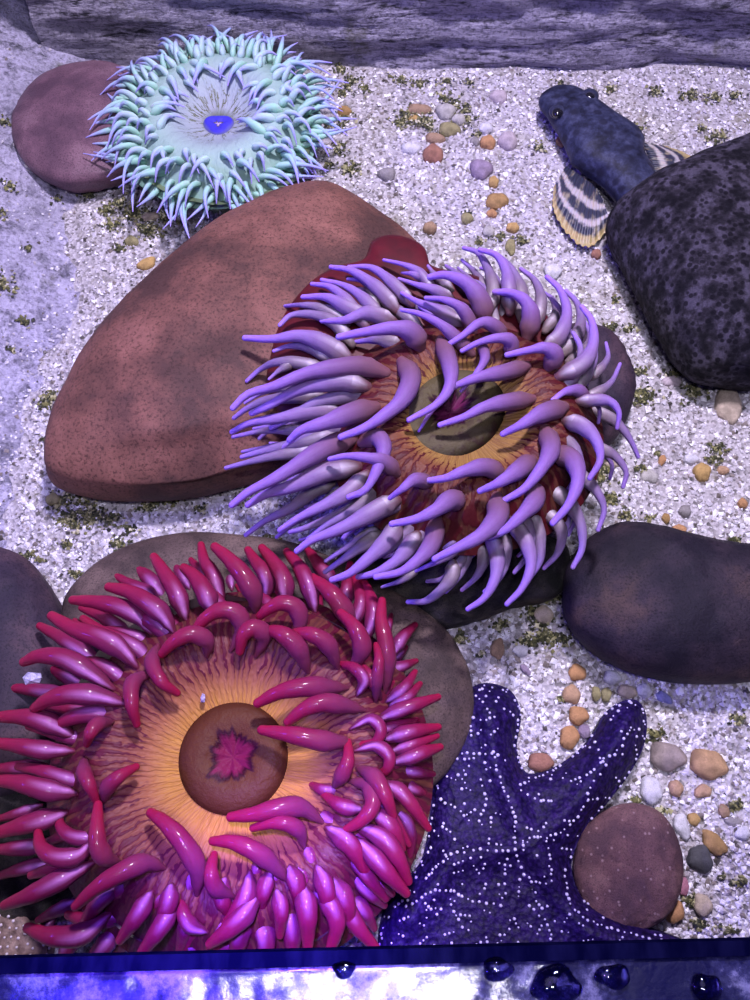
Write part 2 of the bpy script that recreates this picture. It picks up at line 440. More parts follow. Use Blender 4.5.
R('black', M_black, 0.030, 0.085, 'big pitted black boulder covering the tail of the fish', apex=(730,240), seed=3, pe=0.62, pz=1.0, shape=flank((650,200), (745,372), 0.074, 1.1, 0.034), n=128, k=24)
R('slate', M_slate, 0.028, 0.062, 'long dark smooth stone on the sand below the black pitted boulder', apex=(690,600), seed=4, pe=0.8)
R('plum', M_plum, 0.022, 0.045, 'round dark grey stone showing past the right edge of the purple anemone', seed=5, pe=0.8)
R('left', M_plum, 0.030, 0.062, 'dark purple stone beside the left wall with a crumb of grit on it', seed=6, pe=0.8)
R('brown', M_brown, 0.026, 0.052, 'broad flat brown rock underneath the crimson anemone', apex=(260,680), seed=7, pe=0.6)
R('weedy', M_dark, 0.022, 0.040, 'dark weedy rock in the shade under the purple anemone', seed=8, rough=0.004)
R('speck', M_speck, 0.014, 0.024, 'flat round speckled reddish stone between two arms of the sea star', seed=9, pe=0.55)
R('lowleft', M_dark, 0.022, 0.045, 'dark rough rock under the left tentacles of the crimson anemone', seed=10, rough=0.004)

# ================================================================ SEA ANEMONES
def disc(name, C0, rx, ry, prof, mat, parent, nth=160, nr=40, rot=0.0, wav=0.0):
    """oral disc and upper flank, polar grid; prof(r, th) -> height"""
    vs = []; fs = []; uv = []
    rmax = 1.12
    for i in range(nr+1):
        r = rmax*i/nr
        for k in range(nth):
            th = 2*math.pi*k/nth
            x, y = rx*r*math.cos(th), ry*r*math.sin(th)
            vs.append(Vector((C0.x+x*math.cos(rot)-y*math.sin(rot), C0.y+x*math.sin(rot)+y*math.cos(rot), C0.z+prof(r, th)+(wav*math.sin(th*24)*max(0, r-0.5) if wav else 0))))
    for i in range(nr):
        for k in range(nth):
            k2 = (k+1) % nth; a, b = i*nth+k, i*nth+k2
            fs.append((a, a+nth, b+nth, b))
            v0, v1 = i/nr, (i+1)/nr; u0, u1 = k/nth, (k+1)/nth
            uv.append(((u0,v0),(u0,v1),(u1,v1),(u1,v0)))
    return mesh(name, vs, fs, mat, parent, uvs=uv)

def column(name, outline_top, z1, z0, mat, parent, shrink=0.62, n=72):
    """body wall from under the disc down to the foot"""
    ring = [at(p[0], p[1], z1) for p in closed(outline_top, n)]
    c = sum(ring, Vector((0,0,0)))/n; vs = []; fs = []
    L = 10
    for i in range(L+1):
        u = i/L; s = 1-(1-shrink)*math.sin(u*math.pi/2)**0.8+0.10*max(0, u-0.8)/0.2
        for r in ring:
            p = c+(r-c)*s; p.z = z1+(z0-z1)*u; p += Vector((r.x-c.x, r.y-c.y, 0))*0.03*noise.noise(p*60); vs.append(p)
    for i in range(L):
        for j in range(n):
            a = i*n+j; b = i*n+(j+1) % n; fs.append((a, a+n, b+n, b))
    fs.append(tuple(L*n+j for j in range(n-1, -1, -1)))
    return mesh(name, vs, fs, mat, parent)

def pos_on(px, py, zfun):
    z = 0.08
    for _ in range(6): z = zfun(at(px, py, z))
    return at(px, py, z)

# ---------- purple anemone
PC = at(466, 418, 0.098); prx = 128*pxm(466,418,0.098); pry = 122*pxm(466,418,0.098)
def p_prof(r, th):
    z = 0.010*math.exp(-((r-0.66)/0.25)**2)-0.004*math.exp(-(r/0.3)**2)
    if r > 0.8: z -= min(0.009, 0.10*(r-0.8)**1.5) if r < 1.0 else 0.009+0.06*max(0, r-1.0)*(1 if th is not None else 0)
    return z
def p_z(p):
    dx, dy = (p.x-PC.x)/prx, (p.y-PC.y)/pry
    return PC.z+p_prof(math.hypot(dx, dy), None)
PT = """398,312 376,287 352,271 331,267 14 2
412,305 392,283 372,268 349,267 13 2
378,310 370,290 362,281 348,279 10 1
384,324 365,300 345,286 322,280 13 2
367,328 346,300 330,287 312,284 13 2
372,322 343,305 325,297 303,297 15 2
348,324 320,308 302,305 285,306 10 1
352,316 330,308 314,306 9 1
352,345 336,324 315,315 292,315 280,325 13 1
394,322 368,313 345,320 322,321 15 2
420,347 412,333 395,328 365,332 339,337 20 3
350,360 325,344 300,336 272,339 245,338 18 2
332,360 310,348 290,346 274,351 11 1
327,370 300,363 278,362 261,369 247,381 12 1
292,364 280,370 269,379 8 0
386,373 360,366 330,369 305,374 275,386 248,394 233,408 18 3
302,388 280,388 262,393 245,403 9 1
367,387 345,381 320,384 295,391 270,405 252,413 19 2
327,398 298,397 268,400 248,408 234,418 13 1
343,413 315,411 280,418 250,423 232,432 15 2
322,432 290,430 262,431 233,437 11 1
375,407 350,414 325,423 302,430 290,440 20 3
402,362 411,378 402,400 382,417 362,429 341,437 19 3
320,452 295,453 270,457 245,463 226,468 12 1
337,432 312,440 285,446 260,452 242,457 14 1
302,440 288,444 270,443 8 0
354,438 330,446 305,460 276,478 250,491 232,505 19 3
358,466 325,472 293,486 266,494 248,505 19 2
397,473 385,462 370,458 348,456 330,459 15 3
362,443 377,437 384,450 376,472 365,490 349,497 17 3
332,483 315,490 291,508 265,521 246,535 14 1
367,474 348,492 325,505 300,517 280,530 16 2
380,495 358,503 335,516 305,528 290,532 13 1
397,500 378,509 358,520 335,531 312,540 297,551 18 2
352,530 325,534 300,540 9 1
380,535 363,545 345,558 325,572 14 1
398,525 388,540 370,557 350,573 332,580 18 2
417,535 408,548 395,562 375,573 358,577 16 2
437,518 432,543 418,560 400,572 376,577 17 3
417,568 402,580 382,587 9 1
458,548 440,560 416,571 10 2
460,502 450,500 436,510 416,519 392,524 19 3
497,497 497,518 480,536 455,549 435,559 20 3
430,483 415,480 402,489 390,498 14 3
502,474 485,467 465,471 446,478 425,481 17 3
453,563 450,580 428,600 408,602 14 1
484,543 483,562 476,577 462,590 12 1
490,532 497,555 495,578 484,598 468,609 15 2
468,540 466,560 458,578 446,592 11 0
532,460 516,472 498,483 480,491 18 3
545,430 551,448 543,466 525,488 505,500 18 3
533,486 535,500 522,515 505,530 490,537 18 3
510,520 525,540 531,565 522,588 507,604 15 2
530,512 539,535 540,560 530,578 14 1
543,508 561,530 558,552 544,568 13 1
548,488 566,500 580,522 582,548 573,567 15 1
568,470 584,478 597,492 604,510 598,530 13 1
554,453 572,460 578,480 569,504 553,523 19 3
565,421 582,426 596,440 600,460 590,478 16 2
588,445 603,450 616,457 626,472 623,487 12 1
588,410 608,417 622,428 632,443 638,457 12 1
577,402 597,400 611,402 619,413 617,428 12 2
585,399 600,391 612,381 620,364 11 1
588,379 600,369 608,357 606,343 10 1
564,407 541,414 521,425 503,434 18 3
584,400 578,391 565,392 553,400 14 3
548,368 555,355 545,348 530,350 507,355 17 3
532,399 508,402 485,407 464,417 440,425 16 3
480,342 485,358 475,375 461,391 10 3
527,366 505,372 480,377 460,384 446,391 15 3
440,340 449,362 450,385 437,404 409,420 16 3
445,395 432,410 419,431 8 3
504,338 494,326 480,323 462,336 443,348 14 3
510,356 511,342 500,338 480,342 462,351 14 3
472,354 455,337 440,324 420,314 402,310 13 3
474,332 463,310 445,300 426,298 13 3
464,327 440,311 418,302 402,293 12 2
458,324 440,314 425,311 10 2
452,299 435,290 418,285 399,279 11 2
434,292 420,273 405,265 384,260 10 2
426,280 413,274 402,273 8 2
452,290 435,275 428,266 9 1
486,320 480,300 466,283 446,275 430,277 19 3
472,292 458,275 446,266 11 1
490,310 493,290 488,269 478,253 464,248 13 1
490,300 476,274 462,260 10 0
484,296 470,280 458,268 9 0
510,312 509,290 506,270 496,255 480,250 15 2
522,320 521,290 508,265 495,254 14 1
527,337 531,318 526,302 512,293 495,292 18 3
535,326 541,301 535,281 521,269 13 1
545,349 560,335 567,312 560,290 547,277 15 2
545,331 556,315 553,300 543,292 11 0
562,354 575,340 581,320 577,303 566,291 14 1
558,377 582,364 593,345 592,322 582,307 16 2
568,362 586,348 590,335 584,320 11 0
572,391 586,376 595,357 594,335 12 1
420,327 400,312 385,300 372,285 12 1
400,345 378,340 355,342 13 1"""
def parse(s):
    out = []
    for ln in s.strip().split('\n'):
        w_ = ln.split(); out.append(([tuple(float(a) for a in q.split(',')) for q in w_[:-2]], float(w_[-2]), int(w_[-1])))
    return out

def anemone_tentacles(spec, zf, root, mats, prof, lift, seg=12, rings=18, wscale=1.0, zmin=None, ctr=None, fill=0, fillmat=None, fstuff=''):
    ev = []; ef = []; eu = []
    rr = random.Random(17)
    spec = parse(spec)
    size_ = lambda e: e[1]*sum(math.dist(e[0][i], e[0][i+1]) for i in range(len(e[0])-1))*(0.4+0.3*e[2])
    cut = sorted((size_(e) for e in spec), reverse=True)[min(99, len(spec)-1)]
    for e_ in spec:
        pts, wd, lv = e_; single = size_(e_) >= cut
        n = len(pts)-1; P = []
        b = pos_on(pts[0][0], pts[0][1], zf)
        if lv == 0: b = at(pts[0][0], pts[0][1], b.z-0.016)
        elif lv == 1: b = at(pts[0][0], pts[0][1], b.z-0.008)
        up, dn = lift[lv]
        for i, q in enumerate(pts):
            u = i/n
            z = b.z+up*math.sin(u*math.pi*0.75)/0.92*0.9 - dn*u*u
            if i == 0: z = b.z
            if lv == 3: z = max(z, pos_on(q[0], q[1], zf).z+0.004) if i > 0 else z
            if zmin: z = max(z, zmin(q[0], q[1]))
            P.append(at(q[0], q[1], z))
        r = wd*wscale/2*pxm(pts[0][0], pts[0][1], b.z)
        o, v_, f_, u_ = tube('tentacle', P, [(t_, r*k_) for t_, k_ in prof], mats[lv], root, seg, rings)
        if not single:
            bpy.data.objects.remove(o, do_unlink=True)
            k0 = len(ev); ev.extend(v_); ef.extend([tuple(k0+i for i in f) for f in f_]); eu.extend(u_)
        if fill and lv in (1, 2) and not (pts[0][0] < 400 and pts[0][1] < 372):      # a lower, partly hidden row between the big ones
            for rep_ in range(fill):
                th = rr.uniform(0.04, 0.11)*rr.choice((-1, 1)); c, s_n = math.cos(th), math.sin(th); sc = rr.uniform(0.80, 0.95)
                O = at(ctr[0], ctr[1], 0.08); Q = []
                for p in P:
                    d = p-O; Q.append(Vector((O.x+(d.x*c-d.y*s_n)*sc, O.y+(d.x*s_n+d.y*c)*sc, p.z-0.010-0.004*rep_)))
                if zmin: Q = [Vector((p.x, p.y, max(p.z, 0.05))) for p in Q]
                o, v_, f_, u_ = tube('tmp', Q, [(t_, r*0.85*k_) for t_, k_ in prof], fillmat, root, 9, 12)
                bpy.data.objects.remove(o, do_unlink=True)
                k0 = len(ev); ev.extend(v_); ef.extend([tuple(k0+i for i in f) for f in f_]); eu.extend(u_)
    if ev: tag(mesh('under_tentacles', ev, ef, fillmat, root, uvs=eu), kind='stuff')

RT = random.Random(5)
root = empty('sea_anemone', (PC.x, PC.y, 0.0), 'purple anemone with long slender lilac tentacles and an olive mouth, middle of the tank', 'anemone')
M_pcol = plain('maroon_body', (0.10,0.004,0.010), 0.45, 0.05, 60, 0.5, 0.3, sss=0.05)
PCOL = [(431,268),(424,250),(408,240),(388,237),(372,243),(364,260),(342,266),(322,274),(304,288),(288,308),(276,332),(270,358),(268,386),(290,430),(350,490),(430,530),(520,520),(575,450),(580,370),(540,310),(480,280)]
colm = blob('column', PCOL,
            M_pcol, 0.072, 0.085, apex=(450,400), zbot=0.038, n=128, k=14, pe=0.6, rough=0.0008, seed=12, parent=root)
M_pdisc = disc_mat('purple_disc', [(0.0,(0.20,0.11,0.04)),(0.42,(0.30,0.17,0.045)),(0.50,(0.18,0.065,0.03)),(0.58,(0.12,0.03,0.022)),(1.0,(0.03,0.006,0.008))], (0.06,0.004,0.008),
                   [(0.36,(0,0,0)),(0.44,(0.15,)*3),(0.54,(0.40,)*3),(0.66,(0.65,)*3)], 56, (0.12,0.04,0.02), 0.7)
disc('oral_disc', PC, prx, pry, p_prof, M_pdisc, root)
# mouth: an oval lip mound with folded pharynx
def mound(name, ell, z, h, mat, parent, n=72, k=16, lobes=(9, 0.0), dip=0.0):
    cx, cy, a, b, rot = ell; c = at(cx, cy, z); s = pxm(cx, cy, z); vs = []; fs = []; uv = []
    for i in range(k+1):
        r = i/k
        for j in range(n):
            th = 2*math.pi*j/n; rr = r*(1+lobes[1]*math.sin(lobes[0]*th)*(1-r)*2)
            x, y = a*s*rr*math.cos(th), b*s*rr*math.sin(th)
            zz = h*(1-max(0, (r-0.55)/0.45)**2.2)-dip*math.exp(-(r/0.35)**2)*(1+0.6*math.sin(lobes[0]*th)*r)
            if r == 1: zz = -0.004
            vs.append(Vector((c.x+x*math.cos(rot)-y*math.sin(rot), c.y+x*math.sin(rot)+y*math.cos(rot), z+zz)))
    for i in range(k):
        for j in range(n):
            a_, b_ = i*n+j, i*n+(j+1) % n; fs.append((a_, a_+n, b_+n, b_))
            uv.append(((j/n,i/k),(j/n,(i+1)/k),((j+1)/n,(i+1)/k),((j+1)/n,i/k)))
    return mesh(name, vs, fs, mat, parent, uvs=uv)
def mouth_mat(name, lip, rim, core, rcore, seed, star=0.5, blot=0.0):
    t = NT(name); uv = t.coord('UV'); sep = t.n('ShaderNodeSeparateXYZ'); t.l(uv, sep.inputs[0])
    ang_ = t.noise(t.map(uv, (17, 0.5, 1), loc=(seed, seed, 0)), 1.0, 2, 0.6)
    nz = t.noise(t.coord(), 150, 4, 0.7)
    a1 = t.n('ShaderNodeMath', operation='MULTIPLY_ADD'); t.l(ang_, a1.inputs[0]); a1.inputs[1].default_value = -star; a1.inputs[2].default_value = star*0.5
    a2 = t.n('ShaderNodeMath', operation='ADD'); t.l(a1.outputs[0], a2.inputs[0]); t.l(sep.outputs[1], a2.inputs[1])
    dk = tuple(x*0.2 for x in core)
    inner = t.ramp(a2.outputs[0], [(0, core), (rcore*0.7, core), (rcore, dk), (rcore+0.03, dk), (rcore+0.09, lip)])
    outer = t.ramp(sep.outputs[1], [(0.72, (0,0,0)), (0.95, (1,1,1))])
    col = t.mix(outer, inner, rim)
    col = t.mix(t.ramp(nz, [(0.50, (0,0,0)), (0.62, (blot,)*3)]), col, dk)
    t.l(col, t.b.inputs['Base Color']); t.set(Roughness=0.5, Specular_IOR_Level=0.12)
    t.bump(nz, 0.6, 0.002); return t.m
mound('mouth', (450,412,66,51,math.radians(42)), PC.z+0.000, 0.005, mouth_mat('olive_mouth', (0.075,0.058,0.028), (0.012,0.009,0.005), (0.10,0.010,0.055), 0.30, 5, 0.7, 0.5), root, dip=0.006, lobes=(5,0.0))
LIL = [(0.0,(0.12,0.05,0.06)),(0.10,(0.17,0.11,0.15)),(0.30,(0.21,0.13,0.28)),(0.65,(0.25,0.14,0.46)),(1.0,(0.35,0.19,0.76))]
M_pt3 = tentacle_mat('lilac_tentacle', [(0.0,(0.17,0.07,0.09)),(0.16,(0.15,0.07,0.12)),(0.38,(0.19,0.095,0.28)),(0.7,(0.24,0.125,0.46)),(1.0,(0.34,0.19,0.74))], None, mott=0.22, coat=0.0, dark=(0.09,0.04,0.10))
M_pt2 = tentacle_mat('pale_based_tentacle', LIL, ((0.55,0.48,0.58), 0.05, 0.16, 0.10), coat=0.0, mott=0.22, dark=(0.09,0.04,0.10))
M_pt1 = tentacle_mat('pale_tentacle', [(0.0,(0.15,0.11,0.11)),(0.3,(0.18,0.13,0.19)),(0.7,(0.22,0.14,0.36)),(1.0,(0.33,0.19,0.68))], ((0.55,0.48,0.56), 0.05, 0.18, 0.12), coat=0.0, mott=0.3, dark=(0.08,0.05,0.08))
PPROF = [(0,0.55),(0.12,1.0),(0.30,0.90),(0.52,0.60),(0.78,0.38),(1.0,0.30)]
anemone_tentacles(PT, p_z, root, {0:M_pt1,1:M_pt1,2:M_pt2,3:M_pt3}, PPROF, {0:(-0.003,0.008),1:(0.004,0.010),2:(0.010,0.008),3:(0.016,0.004)},
    wscale=1.16, zmin=lambda x, y: 0.0885 if inside(x, y, PCOL) else 0.05, ctr=(466,418), fill=1, fillmat=M_pt1)

# ---------- crimson anemone
RC = at(236, 765, 0.088); s_ = pxm(236,765,0.088); rrx = 178*s_; rry = 172*s_
def r_prof(r, th):
    z = -0.008*math.exp(-(r/0.25)**2)+0.012*math.exp(-((r-0.72)/0.22)**2)
    if r > 0.82: z -= 0.10*(r-0.82)**1.4
    return z
def r_z(p):
    return RC.z+r_prof(math.hypot((p.x-RC.x)/rrx, (p.y-RC.y)/rry), 0)
RTS = """165,598 155,585 145,575 129,563 16 1
160,604 148,592 130,584 113,574 13 1
174,632 163,615 150,604 130,592 109,587 19 2
153,634 140,617 120,607 96,602 73,600 18 2
114,634 95,624 75,616 11 0
132,645 120,630 105,618 82,608 15 1
137,667 120,649 100,638 72,628 52,616 20 2
106,667 82,650 62,638 40,626 16 1
114,689 88,671 64,658 40,656 24,662 19 2
47,661 36,655 26,652 8 1
84,686 66,677 50,668 13 0
78,692 50,692 28,689 4,688 14 1
127,704 98,696 72,694 50,699 35,708 20 2
75,737 50,724 25,717 -6,717 19 2
60,712 35,704 12,694 11 0
186,620 181,605 175,590 163,571 154,557 18 2
190,590 181,575 172,560 11 1
216,614 210,603 205,592 195,577 184,568 19 2
214,597 202,574 191,560 12 1
223,604 218,588 212,573 204,560 201,545 15 2
256,612 254,595 245,578 230,560 215,547 19 3
234,574 236,560 241,545 11 1
236,574 232,562 228,550 9 0
267,598 268,583 264,572 256,562 248,550 16 2
286,607 286,592 283,577 273,561 262,548 17 2
232,590 230,578 227,568 11 0
188,594 184,584 179,572 10 0
272,600 276,585 274,575 10 0
231,650 242,630 237,614 222,610 207,617 195,630 18 3
207,656 207,641 191,634 174,642 162,654 17 3
256,656 264,636 253,628 243,636 240,651 18 3
291,640 300,624 296,608 283,603 270,608 260,616 17 3
340,592 328,576 318,563 308,550 15 2
315,612 310,590 300,568 287,552 17 2
355,634 344,610 330,592 313,578 19 3
345,610 347,590 350,564 14 2
352,630 361,602 355,578 14 2
363,642 373,620 371,600 364,582 16 2
352,670 362,648 355,628 341,613 18 3
385,692 387,668 386,645 381,620 382,601 17 3
385,637 388,626 391,615 9 1
391,657 402,638 415,625 13 1
391,662 400,653 407,646 10 0
376,702 377,680 379,660 376,645 12 3
357,696 364,680 354,668 340,664 13 2
381,699 371,678 361,664 11 3
389,669 403,666 416,661 11 1
386,702 404,688 415,672 12 2
389,706 407,697 420,684 12 2
377,720 397,711 420,703 438,697 14 2
384,740 410,732 438,727 15 2
338,668 328,645 310,634 290,634 17 3
308,672 298,648 282,634 268,630 19 3
347,688 325,687 305,687 280,692 258,703 19 3
364,710 342,705 322,703 303,710 288,722 18 3
352,742 325,741 293,735 262,730 19 3
350,729 370,719 381,729 375,742 355,745 12 2
334,787 342,775 348,760 348,742 15 3
354,751 376,746 389,756 387,769 377,775 13 2
389,754 412,745 437,736 12 2
391,763 418,754 440,747 15 2
398,769 416,772 433,774 12 1
402,782 414,789 426,795 12 1
357,768 374,777 386,797 393,815 16 3
349,781 368,786 373,804 362,820 347,829 16 3
362,810 342,806 324,795 15 2
379,783 398,790 414,808 428,828 15 2
392,808 405,822 411,838 410,855 14 1
369,811 384,818 395,832 402,848 17 2
353,824 382,838 398,858 408,881 18 2
356,838 374,857 390,876 406,893 18 2
368,868 380,882 392,894 13 1
350,870 370,892 384,905 15 1
336,898 348,912 360,930 376,948 17 2
347,893 364,910 374,928 15 1
326,828 350,845 368,875 19 2
314,893 330,905 337,925 330,950 19 2
197,894 197,868 184,844 166,824 151,813 20 3
287,880 270,862 253,850 232,842 213,841 18 3
304,848 300,832 288,824 272,823 253,828 15 3
322,822 302,808 280,808 255,814 231,817 19 3
234,897 216,888 211,872 214,855 16 3
259,895 245,915 227,931 210,944 19 2
207,932 190,925 181,908 178,890 15 2
164,868 145,863 122,872 96,888 76,906 19 3
176,903 160,928 140,955 18 2
184,938 174,965 16 1
194,932 195,965 16 1
262,932 230,945 200,956 15 1
284,903 292,930 292,962 20 1
262,918 266,940 264,965 20 1
276,890 281,910 280,935 16 2
74,751 45,750 20,746 -10,742 17 2
48,766 20,768 -12,769 15 1
77,794 50,791 20,783 -6,780 19 2
67,812 45,819 20,826 -10,835 19 2
42,805 20,813 -6,820 11 1
52,845 20,848 -10,850 15 1
94,842 78,856 55,857 41,847 38,833 17 2
57,861 25,868 -5,877 13 1
94,862 60,880 30,895 5,905 19 2
84,758 84,772 90,786 97,802 14 3
104,802 108,787 120,776 136,767 15 3
119,862 106,858 98,845 97,825 98,805 18 3
113,722 98,724 90,734 87,744 14 3
110,914 82,934 50,936 28,928 20 2
27,905 14,914 0,922 10 1
32,923 20,933 10,942 10 1
80,900 58,910 38,920 13 0
76,930 68,948 60,966 16 1
117,928 102,948 86,966 18 1
158,645 152,662 162,682 177,693 14 3
152,672 133,683 132,705 137,724 15 3
250,872 247,895 237,912 222,930 19 2
228,905 222,925 215,952 19 1
246,912 240,935 235,960 21 1
302,885 307,912 308,945 21 2
316,866 326,890 330,918 18 2
152,892 138,915 120,940 18 2
122,878 100,900 84,922 18 1
205,898 200,920 185,948 19 1
335,878 346,900 352,928 17 2
290,866 297,885 299,908 17 2
142,868 125,885 105,902 18 1
226,878 222,898 230,915 17 2
270,872 264,890 262,910 16 2
172,885 168,905 158,930 18 2
190,905 186,925 180,950 18 1"""
root = empty('sea_anemone', (RC.x, RC.y, 0.0), 'crimson anemone with thick blunt tentacles round an orange disc and brown mouth, lower left', 'anemone')
M_rcol = plain('crimson_body', (0.05,0.008,0.016), 0.5, 0.0, 60, 0.5, 0.3)
column('column', [(60,760),(90,660),(160,610),(240,595),(330,620),(390,690),(405,770),(390,860),(330,930),(240,950),(140,940),(80,870)], 0.080, 0.048, M_rcol, root, 0.72)
M_rdisc = disc_mat('orange_disc', [(0.0,(0.38,0.17,0.035)),(0.34,(0.45,0.21,0.035)),(0.44,(0.30,0.11,0.05)),(0.52,(0.17,0.045,0.04)),(0.62,(0.10,0.018,0.028)),(1.0,(0.04,0.005,0.014))], (0.085,0.005,0.02),
                   [(0.42,(0,0,0)),(0.48,(0.14,)*3),(0.56,(0.36,)*3),(0.70,(0.66,)*3)], 84, (0.25,0.08,0.04), 0.55)
disc('oral_disc', RC, rrx, rry, r_prof, M_rdisc, root)
mound('mouth', (233,757,57,57,0), RC.z-0.001, 0.005, mouth_mat('brown_mouth', (0.085,0.026,0.010), (0.055,0.015,0.007), (0.15,0.008,0.04), 0.36, 6, 0.5), root, dip=0.005, lobes=(6,0.0))
M_rt3 = tentacle_mat('crimson_tentacle', [(0.0,(0.14,0.025,0.045)),(0.25,(0.16,0.022,0.07)),(0.55,(0.18,0.008,0.045)),(1.0,(0.29,0.006,0.040))], None, rough=0.36, mott=0.25, dark=(0.12,0.025,0.09))
M_rt2 = tentacle_mat('sheen_streak_tentacle', [(0.0,(0.12,0.015,0.04)),(0.25,(0.15,0.016,0.075)),(0.55,(0.18,0.008,0.05)),(1.0,(0.29,0.006,0.042))], ((0.52,0.20,0.54), 0.05, 0.38, 0.09), rough=0.34, mott=0.22, dark=(0.09,0.01,0.04))  # lilac sheen on the upper side is painted into the colour
M_rt1 = tentacle_mat('pale_sheen_tentacle', [(0.0,(0.11,0.015,0.045)),(0.25,(0.14,0.018,0.09)),(0.55,(0.17,0.009,0.055)),(1.0,(0.27,0.006,0.042))], ((0.50,0.19,0.56), 0.05, 0.40, 0.10), rough=0.34, mott=0.2, dark=(0.09,0.01,0.04))  # same highlight put into the base colour for the outer tentacles
RPROF = [(0,0.26),(0.14,0.66),(0.34,1.0),(0.58,0.88),(0.82,0.64),(1.0,0.47)]
anemone_tentacles(RTS, r_z, root, {0:M_rt1,1:M_rt1,2:M_rt2,3:M_rt3}, RPROF, {0:(-0.003,0.010),1:(0.004,0.014),2:(0.010,0.010),3:(0.016,0.004)},
    wscale=1.12, ctr=(236,765), fill=1, fillmat=M_rt1)

# ---------- green anemone
GC = at(217, 114, 0.048); sg = pxm(221,121,0.048); grx = 93*sg; gry = 98*sg
def g_prof(r, th):
    z = -0.010*math.exp(-(r/0.38)**2)+0.010*math.exp(-((r-0.62)/0.25)**2)
    if r > 0.75: z -= 0.05*(r-0.75)**1.4
    return z
root = empty('sea_anemone', (GC.x, GC.y, 0.0), 'pale green anemone with short lilac-tipped tentacles and a blue centre, by the back wall', 'anemone')
M_gcol = plain('green_body', (0.16,0.22,0.12), 0.5, 0.1, 60, 0.5, 0.3)
column('column', [(130,130),(150,80),(221,48),(290,80),(312,130),(295,180),(221,205),(148,182)], 0.044, -0.003, M_gcol, root, 0.55)
M_gdisc = disc_mat('green_disc', [(0.0,(0.08,0.08,0.06)),(0.10,(0.12,0.13,0.09)),(0.18,(0.34,0.36,0.44)),(0.40,(0.32,0.38,0.44)),(0.6,(0.29,0.42,0.40)),(1.0,(0.14,0.28,0.20))], (0.10,0.11,0.05),
                   [(0.10,(0,0,0)),(0.2,(0.16,)*3),(0.34,(0.08,)*3),(0.5,(0.0,)*3)], 14, (0.30,0.40,0.42), 0.3)
disc('oral_disc', GC, grx, gry, g_prof, M_gdisc, root)
mound('mouth', (219,127,17,15,0), GC.z-0.010, 0.005, mouth_mat('blue_mouth', (0.05,0.04,0.50), (0.16,0.17,0.25), (0.45,0.33,0.50), 0.14, 3, 0.3), root, dip=0.002, lobes=(3,0.3), n=40, k=10)
GST = [(0.0,(0.22,0.42,0.31)),(0.35,(0.27,0.50,0.43)),(0.62,(0.32,0.42,0.64)),(1.0,(0.38,0.31,0.84))]
M_gt = tentacle_mat('green_tentacle', GST, ((0.42,0.66,0.60), 0.05, 0.45, 0.18), rough=0.3, mott=0.12, coat=0.0, dark=(0.2,0.36,0.28), sss=0.3)
M_gti = tentacle_mat('pale_green_tentacle', [(0.0,(0.30,0.42,0.42)),(0.4,(0.33,0.46,0.54)),(1.0,(0.38,0.33,0.80))], ((0.50,0.70,0.70), 0.04, 0.4, 0.2), rough=0.3, mott=0.12, coat=0.0, dark=(0.24,0.38,0.36), sss=0.3)
G = random.Random(11)
extra_v = []; extra_f = []; extra_uv = []
def g_tent(th, r0, dr, L, wd, up, mat, keep, inward=False, rings=12, seg=10):
    c, s = math.cos(th), math.sin(th)
    b = Vector((GC.x+grx*r0*c, GC.y+gry*r0*s, GC.z+g_prof(r0, th)-0.002))
    d = Vector((c, s, 0)); side = Vector((-s, c, 0)); j = G.uniform(-0.6, 0.6); d = (d+side*j).normalized()
    if inward: d = -d
    pts = [b]
    bend = G.uniform(-0.6, 0.6)
    for i in range(1, 5):
        u = i/4; dd = d+side*bend*u
        pts.append(b+dd*L*u+Vector((0,0, up*math.sin(u*math.pi*0.62)-up*0.9*u*u)))
    r = wd/2*sg
    prof = [(0,0.6*r),(0.18,1.0*r),(0.45,0.75*r),(0.75,0.42*r),(1.0,0.14*r)]
    o, vs, fs, uv = tube('tentacle', pts, prof, mat, root, seg, rings)
    if not keep:
        base = len(extra_v); extra_v.extend(vs); extra_f.extend([tuple(base+i for i in f) for f in fs]); extra_uv.extend(uv)
        bpy.data.objects.remove(o, do_unlink=True)
def ring_(n, r, L0, L1, wd, up, mat, every, inward=False, skip=None):
    for k in range(n):
        th = 2*math.pi*(k+G.uniform(-.4,.4))/n
        if skip and skip[0] < math.degrees(th) < skip[1]: continue
        g_tent(th, r+G.uniform(-.04,.04), 0, G.uniform(L0, L1)*sg, wd*G.uniform(.8,1.15), up, mat, k % every > 0, inward)
ring_(70, 1.00, 28, 48, 6.5, 0.004, M_gt, 2)
ring_(60, 0.92, 24, 46, 7, 0.014, M_gt, 2)
ring_(48, 0.82, 16, 36, 7.5, 0.016, M_gti, 3)
ring_(36, 0.72, 10, 26, 8, 0.010, M_gti, 4)
ring_(22, 0.68, 22, 38, 9.5, 0.010, M_gti, 2, True, (215, 320))
ring_(16, 0.55, 14, 24, 8, 0.006, M_gti, 99, True, (215, 320))
tag(mesh('small_tentacles', extra_v, extra_f, M_gt, root, uvs=extra_uv), kind='stuff')

